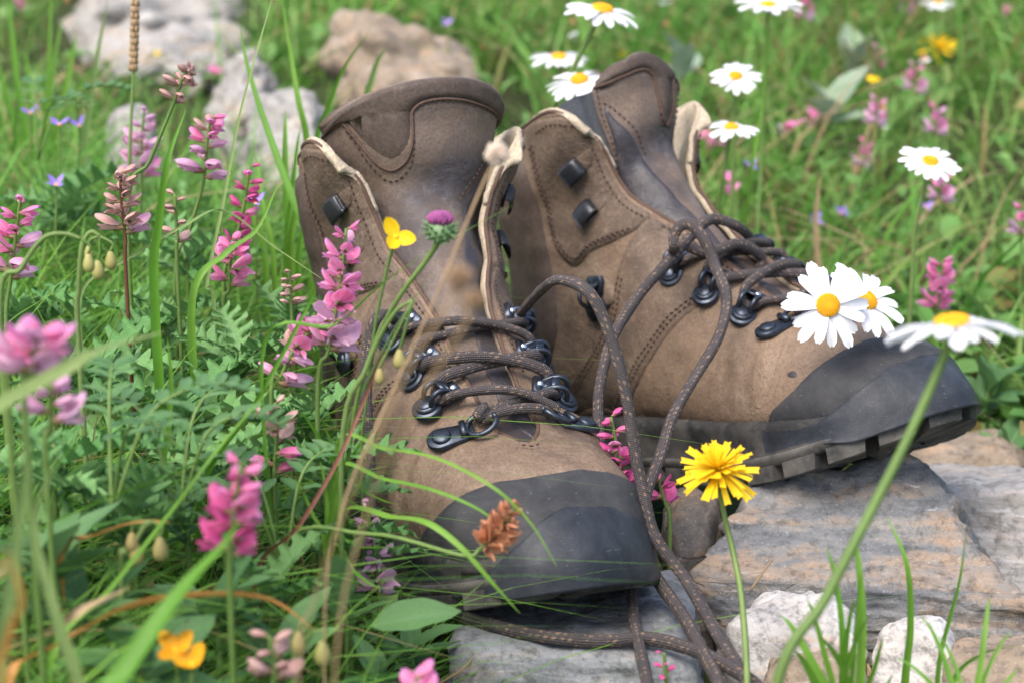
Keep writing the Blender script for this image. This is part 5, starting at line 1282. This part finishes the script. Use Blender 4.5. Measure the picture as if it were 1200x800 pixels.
for px, py, Y, lb in [(1028, 130, 1.5, 'blurred bright pink spike in the middle of the meadow'), (1072, 90, 1.7, 'blurred pale pink spike left of the yellow flowers'), (1102, 218, 1.3, 'blurred pink spike just under the right-hand daisy'), (945, 5, 1.9, 'blurred pink spike at the top behind the daisy'), (1062, -2, 2.1, 'blurred pink spike at the top edge'), (1198, 258, 1.25, 'pink spike cut by the right edge'), (1098, 140, 1.55, 'faint pink spike beside the middle meadow one'), (1028, 70, 1.9, 'small pink spike high in the meadow'), (905, -2, 1.75, 'pink spike above the top daisy'), (1012, 180, 1.6, 'half hidden pink spike lower in the meadow')]:
    spike([(px - 4, py + 130, Y), (px - 2, py + 50, Y), (px, py + 14, Y), (px + 1, py - 14, Y)], lb, .4, 12, (P_PINK, P_MAUVE), 1.05, (.5, .9), group='pink spikes in the meadow')
spike([(338, 420, .86), (342, 380, .86), (341, 350, .86), (339, 318, .86)], 'short stalk with plump brown head beside the boot flank', .42, 20, (P_WITH,), .55, (.1, .2), group='withered spikes', taper=.3)
# wild daisies
def daisy_petal():
    V = []; uv = []; m = 8
    for i in range(m):
        v = i / (m - 1); w = .135 * (.35 + .65 * math.sin(math.pi * min(1, .12 + v * .62))) * (1 if v < .85 else math.sqrt(max(.03, 1 - ((v - .85) / .17) ** 2)))
        for f in (-1, -.5, 0, .5, 1):
            V.append((.22 + .78 * v - (.03 if abs(f) < .1 and i == m - 1 else 0), f * w, .05 * math.sin(v * math.pi) - .03 * v * v + .018 * math.cos(f * 2 * math.pi) )); uv.append((f * .5 + .5, v))
    return newmesh('petal', V, gridfaces(5, m), P_WHITE, uv=uv)
PETAL = daisy_petal()
def disc_mesh():
    mb = Mb(); V, F = ball(.27, (0, 0, 0), 16, 8, (1, 1, .42)); mb.add(V, F)
    for i in range(170):
        r_ = .262 * math.sqrt((i + .5) / 170); a = i * 2.39996; z = .115 * math.sqrt(max(0, 1 - (r_ / .27) ** 2)) + .004 - .02 * math.exp(-(r_ / .07) ** 2)
        V, F = ball(.017, (r_ * math.cos(a), r_ * math.sin(a), z), 5, 3, (1, 1, 1.5)); mb.add(V, F)
    return mb.mesh('flower_disc', DISC)
DISCM = disc_mesh()
cal = Mb(); V_, F_ = ball(.25, (0, 0, -.05), 14, 6, (1, 1, .45)); cal.add(V_, F_); CUP = cal.mesh('sepals', petalmat('sepal green', (.16, .2, .06), (.1, .1, .04), .1))
def daisy(px, py, Y, R_, nrm, label, stem=None, npet=21, droop=0.0, group='white daisies', srad=.0011, smat=None, seed=0):
    r = random.Random(seed + int(px)); p = at(px, py, Y); nz = Vector(nrm).normalized()
    root = empty('daisy', tuple(p), label, 'daisy', group); B = basis(nz.orthogonal(), nz, (0, 0, 0)) @ Matrix.Scale(R_, 4)
    for i in range(npet):
        a = (i + r.uniform(-.22, .22)) / npet * 2 * math.pi; dr = droop + r.uniform(-.1, .12)
        link('petal', PETAL, root, B @ Matrix.Rotation(a, 4, 'Z') @ Matrix.Rotation(dr, 4, 'Y') @ Matrix.Rotation(r.uniform(-.25, .25), 4, 'X') @ Matrix.Scale(r.uniform(.88, 1.08), 4) @ Matrix.Translation((0, 0, .012 * (i % 2))))
    link('flower_disc', DISCM, root, B @ Matrix.Translation((0, 0, .03))); link('sepals', CUP, root, B)
    if stem:
        P = [tuple(-nz * R_ * .12)] + [tuple(at(*q) - p) for q in stem] + [tuple(gpt(at(*stem[-1])) - p)]; stem_obj(root, P, srad, smat, taper=1.3)
    return root
camd = Vector((0, -math.cos(PITCH), math.sin(PITCH)))
daisy(970, 358, .845, .0205, camd + Vector((.05, 0, .15)), 'daisy lying face-on upon the raised boot, left of the pair', None, 16, .05)
daisy(1014, 352, .865, .0215, camd * .6 + Vector((.45, .1, .6)), 'daisy lying on the boot tilted behind the face-on one', None, 16, -.05)
daisy(1116, 380, .565, .0205, (-.10, .16, 1), 'large blurred daisy in the foreground over the boot toe', [(1105, 420, .562), (1070, 500, .556), (1020, 600, .548), (968, 700, .54), (905, 830, .53)], 20, .14, srad=.0014, smat=G_PALE)
daisy(706, 12, 1.16, .024, (.18, -.1, 1), 'daisy cut by the top edge on a slanting green stem', [(692, 40, 1.16), (672, 80, 1.165), (640, 145, 1.18), (620, 210, 1.2)], 20, .16, srad=.0015)
daisy(655, 68, 1.35, .0205, (0, -.1, 1), 'small far daisy behind the slanting stem, upper of two', [(656, 110, 1.35), (660, 180, 1.35)], 18, .1)
daisy(679, 94, 1.15, .0205, (-.08, -.25, 1), 'daisy behind the slanting stem just above the boot flap', [(680, 130, 1.15), (684, 200, 1.15)], 18, .18)
daisy(862, 90, 1.2, .0165, (.0, -.45, 1), 'daisy with yellow centre showing, upper right of the far flap', [(860, 150, 1.2), (858, 250, 1.2)], 18, .05)
daisy(857, 150, 1.12, .0165, (.04, -.12, 1), 'daisy nearly side-on beside the top of the far flap', [(850, 190, 1.12), (842, 260, 1.12)], 18, .1)
daisy(900, 8, 1.3, .0235, (0, -.1, 1), 'daisy at the top edge right of the boots', [(898, 60, 1.3), (893, 180, 1.3), (886, 300, 1.28)], 20, -.08)
daisy(1090, 190, 1.05, .0175, (.12, -.38, 1), 'daisy standing alone in the meadow at right', [(1082, 225, 1.05), (1072, 270, 1.05), (1068, 340, 1.05)], 19, .02, smat=G_PALE)
daisy(1099, 4, 1.9, .017, (0, -.1, 1), 'tiny far daisy at the top edge near the corner', [(1099, 50, 1.9), (1100, 100, 1.9)], 16, .1)
# yellow hawkweed
def strap_petal(mat, name='petal'):
    V = []; uv = []; m = 7
    for i in range(m):
        v = i / (m - 1); w = .095 * (.6 + .4 * v)
        for f in (-1, 0, 1): V.append((v - (.04 if (i == m - 1 and f == 0) else 0), f * w, .06 * math.sin(v * 2.4) - .02 * v + abs(f) * .02)); uv.append((f * .5 + .5, v))
    return newmesh(name, V, gridfaces(3, m), mat, uv=uv)
YPET = strap_petal(P_YEL)
def hawkweed(px, py, Y, R_, nrm, label, stem, n=84, group=None):
    p = at(px, py, Y); nz = Vector(nrm).normalized(); root = empty('hawkweed', tuple(p), label, 'hawkweed', group); B = basis(nz.orthogonal(), nz, (0, 0, 0)) @ Matrix.Scale(R_, 4)
    for i in range(n):
        f = i / n; a = i * 2.39996; dr = -1.25 * (1 - f) ** 1.3 + .25 * f + rng.uniform(-.35, .55) * f; s = .45 + .6 * f ** .7
        link('petal', YPET, root, B @ Matrix.Rotation(a, 4, 'Z') @ Matrix.Translation((.10 * f, 0, .10 * (1 - f))) @ Matrix.Rotation(dr, 4, 'Y') @ Matrix.Rotation(rng.uniform(-.5, .5), 4, 'X') @ Matrix.Scale(s * rng.uniform(.85, 1.15), 4))
    V, F = ball(.30, (0, 0, -.26), 12, 6, (1, 1, 1.15)); link('sepals', newmesh('sepals', V, F, CALYX), root, B)
    stem_obj(root, [tuple(-nz * R_ * .4)] + [tuple(at(*q) - p) for q in stem] + [tuple(gpt(at(*stem[-1])) - p)], .0010, G_PALE, taper=1.4)
hawkweed(842, 552, .70, .0150, (-.1, -.35, 1), 'bright yellow hawkweed flower in front of the banded slab', [(848, 600, .70), (860, 650, .695), (870, 710, .68), (876, 830, .65)])
hawkweed(1100, 58, 1.9, .02, (0, -.4, 1), 'blurred yellow flower in the meadow, larger of two', [(1102, 100, 1.9), (1104, 150, 1.9)], 36, 'yellow flowers in the meadow')
hawkweed(1150, 36, 2.1, .017, (0, -.4, 1), 'faint yellow flower near the top right corner', [(1150, 60, 2.1), (1150, 100, 2.1)], 30, 'yellow flowers in the meadow')
hawkweed(730, 66, 2.0, .008, (0, -.4, 1), 'tiny orange yellow dot between tongue and slanting stem', [(730, 90, 2.0), (731, 120, 2.0)], 16, 'yellow flowers in the meadow')
# small rock-rose petals and nodding buds
def petals(px, py, Y, label, n, size, mat, name='yellow_flower', cat='flower', kind='round', stem=None, nrm=(0, -.6, 1), group=None):
    p = at(px, py, Y); root = empty(name, tuple(p), label, cat, group); B = basis(Vector(nrm).orthogonal(), nrm, (0, 0, 0))
    for i in range(n): link('petal', leafmesh(kind, mat, -.2, 1), root, B @ Matrix.Rotation(i / n * 6.28 + rng.uniform(-.3, .3), 4, 'Z') @ Matrix.Rotation(-.45 + rng.uniform(-.3, .3), 4, 'Y') @ Matrix.Scale(size, 4))
    V, F = ball(size * .16, (0, 0, 0), 8, 5); link('flower_centre', newmesh('flower_centre', V, F, DISC), root)
    stem_obj(root, [(0, 0, 0)] + [tuple(at(*q) - p) for q in (stem or [(px, py + 30, Y), (px, py + 70, Y)])] + [tuple(gpt(at(*(stem[-1] if stem else (px, py + 70, Y)))) - p)], .0007)
petals(464, 278, .70, 'ragged yellow petals caught against the boot tongue', 3, .0085, P_YEL, stem=[(455, 310, .705), (440, 380, .708), (428, 480, .71), (424, 560, .712)], nrm=(.2, -1, .4))
petals(206, 762, .55, 'orange yellow petals at the bottom left', 4, .008, P_ORA, stem=[(208, 790, .55), (210, 830, .55)])
petals(225, 778, .545, 'second ragged orange flower at the bottom left', 3, .008, P_ORA, stem=[(226, 800, .545), (226, 830, .545)])
for a in [(70, 147, 1.12, 'violet flower at the upper left, beside its twin', 4), (93, 148, 1.14, 'violet flower right of its twin at the upper left', 3), (66, 217, 1.02, 'lone violet flower over the thistle at the left', 4), (36, 133, 1.2, 'faint violet flower near the left edge', 3),
          (957, 258, 1.4, 'violet dot in the blurred meadow, lower', 4), (985, 250, 1.45, 'violet dot in the blurred meadow, right of its neighbour', 4), (880, 195, 1.4, 'violet dot right of the far flap', 3), (300, 238, 1.0, 'small violet bloom behind the magenta spike', 3), (1085, 243, 1.4, 'violet bloom beside the lone daisy stem', 3), (525, 28, 1.8, 'far violet bloom over the tan rock', 4)]:
    petals(*a[:4], a[4], .0075, P_VIO, 'violet_flower', 'violet', 'oval', group='small violet flowers')
def nodding(stemp, buds, label):
    b = at(*stemp[0]); root = empty('nodding_buds', tuple(b), label, 'flower buds'); P = np.array([at(*q) for q in stemp]) - np.array(b); g = gz(b.x, b.y) - b.z
    stem_obj(root, np.concatenate([[[0, 0, min(0, g)]], P]) if g < -.003 else P, .0012, G_PALE)
    for bx, by, bY, s in buds:
        q = at(bx, by, bY) - b; mb = Mb(); V, F = ball(s, (0, 0, 0), 9, 7, (.62, .62, 1.1)); V[:, 0] *= 1 - .35 * (V[:, 2] / s); V[:, 1] *= 1 - .35 * (V[:, 2] / s); mb.add(V, F)
        link('bud', mb.mesh('bud', P_BUD), root, Matrix.Translation(q)); mb = Mb(); mb.tube([tuple(q + Vector((0, 0, s))), tuple(q + Vector((.001, 0, s * 1.8))), tuple(Vector(P[-1]))], .0006, 5, 0, 5); link('bud_stalk', mb.mesh('bud_stalk', G_STEM), root)
nodding([(92, 400, .72), (92, 340, .72), (96, 290, .72), (106, 272, .72), (117, 277, .72)], [(115, 316, .72, .0038), (130, 305, .72, .0036), (104, 296, .72, .0028)], 'curved pale stem with two plump nodding buds on the left')
nodding([(0, 370, .70), (25, 315, .70), (50, 280, .70), (75, 274, .70), (95, 280, .70)], [(104, 308, .70, .0035)], 'arched pale stem with a drooping bud left of the nodding pair')
nodding([(142, 680, .60), (152, 650, .60), (168, 618, .60), (178, 610, .60)], [(188, 642, .60, .0042), (160, 648, .60, .0038), (155, 634, .60, .0035)], 'small stem with three hanging buds near the orange blade')
nodding([(345, 800, .56), (352, 760, .56), (365, 740, .56)], [(378, 764, .56, .0042), (350, 752, .56, .0038)], 'pair of yellow buds at the bottom left')
nodding([(400, 540, .68), (430, 430, .68), (460, 370, .675), (484, 352, .67)], [(468, 420, .67, .0036), (445, 440, .67, .0030)], 'green stem with reddish buds in front of the left lace hooks')
# thistle bud and dry seed heads
def thistlebud():
    p = at(516, 271, .68); root = empty('thistle_bud', tuple(p), 'purple topped spiny thistle bud in front of the boot tongue', 'thistle bud'); mb = Mb(); V, F = ball(.0048, (0, 0, 0), 12, 7, (1, 1, .9)); mb.add(V, F)
    link('bud', mb.mesh('bud', G_THIS), root); mb = Mb(); m2 = Mb()
    for i in range(60):
        z = 1 - 2 * (i + .5) / 60; a = i * 2.4; d = np.array([math.sqrt(1 - z * z) * math.cos(a), math.sqrt(1 - z * z) * math.sin(a), z * .9])
        if z < .45: mb.add(tube([d * .0042, d * .0062 + np.array([0, 0, .0008]), d * .0072 + np.array([0, 0, .0016])], [.0007, .0004, .0001], 4)[0], tube([d, d * 1.1, d * 1.2], .1, 4)[1])
    for i in range(80):
        r_ = .0036 * math.sqrt(i / 80); a = i * 2.4; d = np.array([r_ * math.cos(a), r_ * math.sin(a), .0024 + .0014 * math.cos(i / 80 * 1.5)]); m2.add(tube([d, d * [1.2, 1.2, 1.5], d * [1.45, 1.45, 1.95]], [.0004, .0004, .0003], 4)[0], tube([d, d * 1.1, d * 1.2], .1, 4)[1])
    setp(link('spines', mb.mesh('spines', G_THIS), root), kind='stuff'); setp(link('bristles', m2.mesh('bristles', P_PURP), root), kind='stuff')
    stem_obj(root, [(0, 0, -.003)] + [tuple(at(*q) - p) for q in ((500, 305, .685), (470, 345, .69), (440, 400, .70), (418, 470, .71), (405, 560, .715))], .0012)
thistlebud()
def seedball(px, py, Y, r_, label, stem, mat=FLUFF, n=90, smat=None):
    p = at(px, py, Y); root = empty('dry_seed_head', tuple(p), label, 'seed head'); mb = Mb(); V, F = ball(r_ * .55, (0, 0, 0), 10, 6); mb.add(V, F)
    for i in range(n):
        z = 1 - 2 * (i + .5) / n; a = i * 2.4; d = np.array([math.sqrt(1 - z * z) * math.cos(a), math.sqrt(1 - z * z) * math.sin(a), z]) * rng.uniform(.8, 1.1); mb.add(tube([d * r_ * .4, d * r_ * .8, d * r_], [r_ * .10, r_ * .12, r_ * .05], 4)[0], tube([d, d * 1.1, d * 1.2], .1, 4)[1])
    setp(link('seeds', mb.mesh('seeds', mat), root), kind='stuff'); stem_obj(root, [(0, 0, 0)] + [tuple(at(*q) - p) for q in stem] + [tuple(gpt(at(*stem[-1])) - p)], .00045, smat or DRY)
seedball(583, 181, .58, .0040, 'pale round dry seed head on a thin tan stalk before the tongue', [(562, 225, .58), (535, 290, .575), (505, 360, .57), (450, 480, .56), (400, 600, .55), (380, 760, .54)])
seedball(538, 325, .42, .0034, 'very blurred brown seed head floating before the laces', [(530, 350, .42), (480, 430, .425), (420, 560, .43), (370, 700, .45), (350, 830, .45)], BROWNF, smat=DRY)
seedball(556, 352, .41, .0028, 'very blurred reddish head just right of the brown one', [(545, 380, .41), (490, 470, .42), (430, 600, .45), (390, 850, .44)], BROWNF, smat=DRY)
# soft grey-green broad leaves in the meadow
for a in [(975, 110, 1.7, 'broad grey green leafed plant behind the two top daisies', 5, .06), (1000, 60, 1.9, 'blurred silvery plant at the upper right', 5, .055), (800, 60, 1.7, 'pale leafed plant behind the tall tongue', 4, .045), (1160, 430, 1.1, 'bright leafy plant beyond the raised toe', 8, .035), (1180, 500, 1.05, 'round-leaved plant between toe and pale rock', 7, .035)]:
    rosette(*a, kind='broad', mat=G_BROAD if a[2] > 1.35 else G_OVAL, name='leafy_plant', cat='plant', up=(.4, 1.3), arch=.3)
# twigs on the soil
for q in [([(515, 800, .69), (540, 785, .70), (560, 765, .71)], 'thin bare twig at the foot of the grey slab'), ([(700, 765, .715), (770, 790, .70)], 'tiny twig stub on the grey slab'), ([(905, 655, .73), (880, 690, .72)], 'bent dry twig by the quartz rock')]:
    b = at(*q[0][0]); P = np.array([at(*a) for a in q[0]]) - np.array(b); V, F, _ = tube(crom(P, 5), .0005, 5); setp(link('twig', newmesh('twig', V, F, DRY), None, Matrix.Translation(b)), q[1], 'twig')
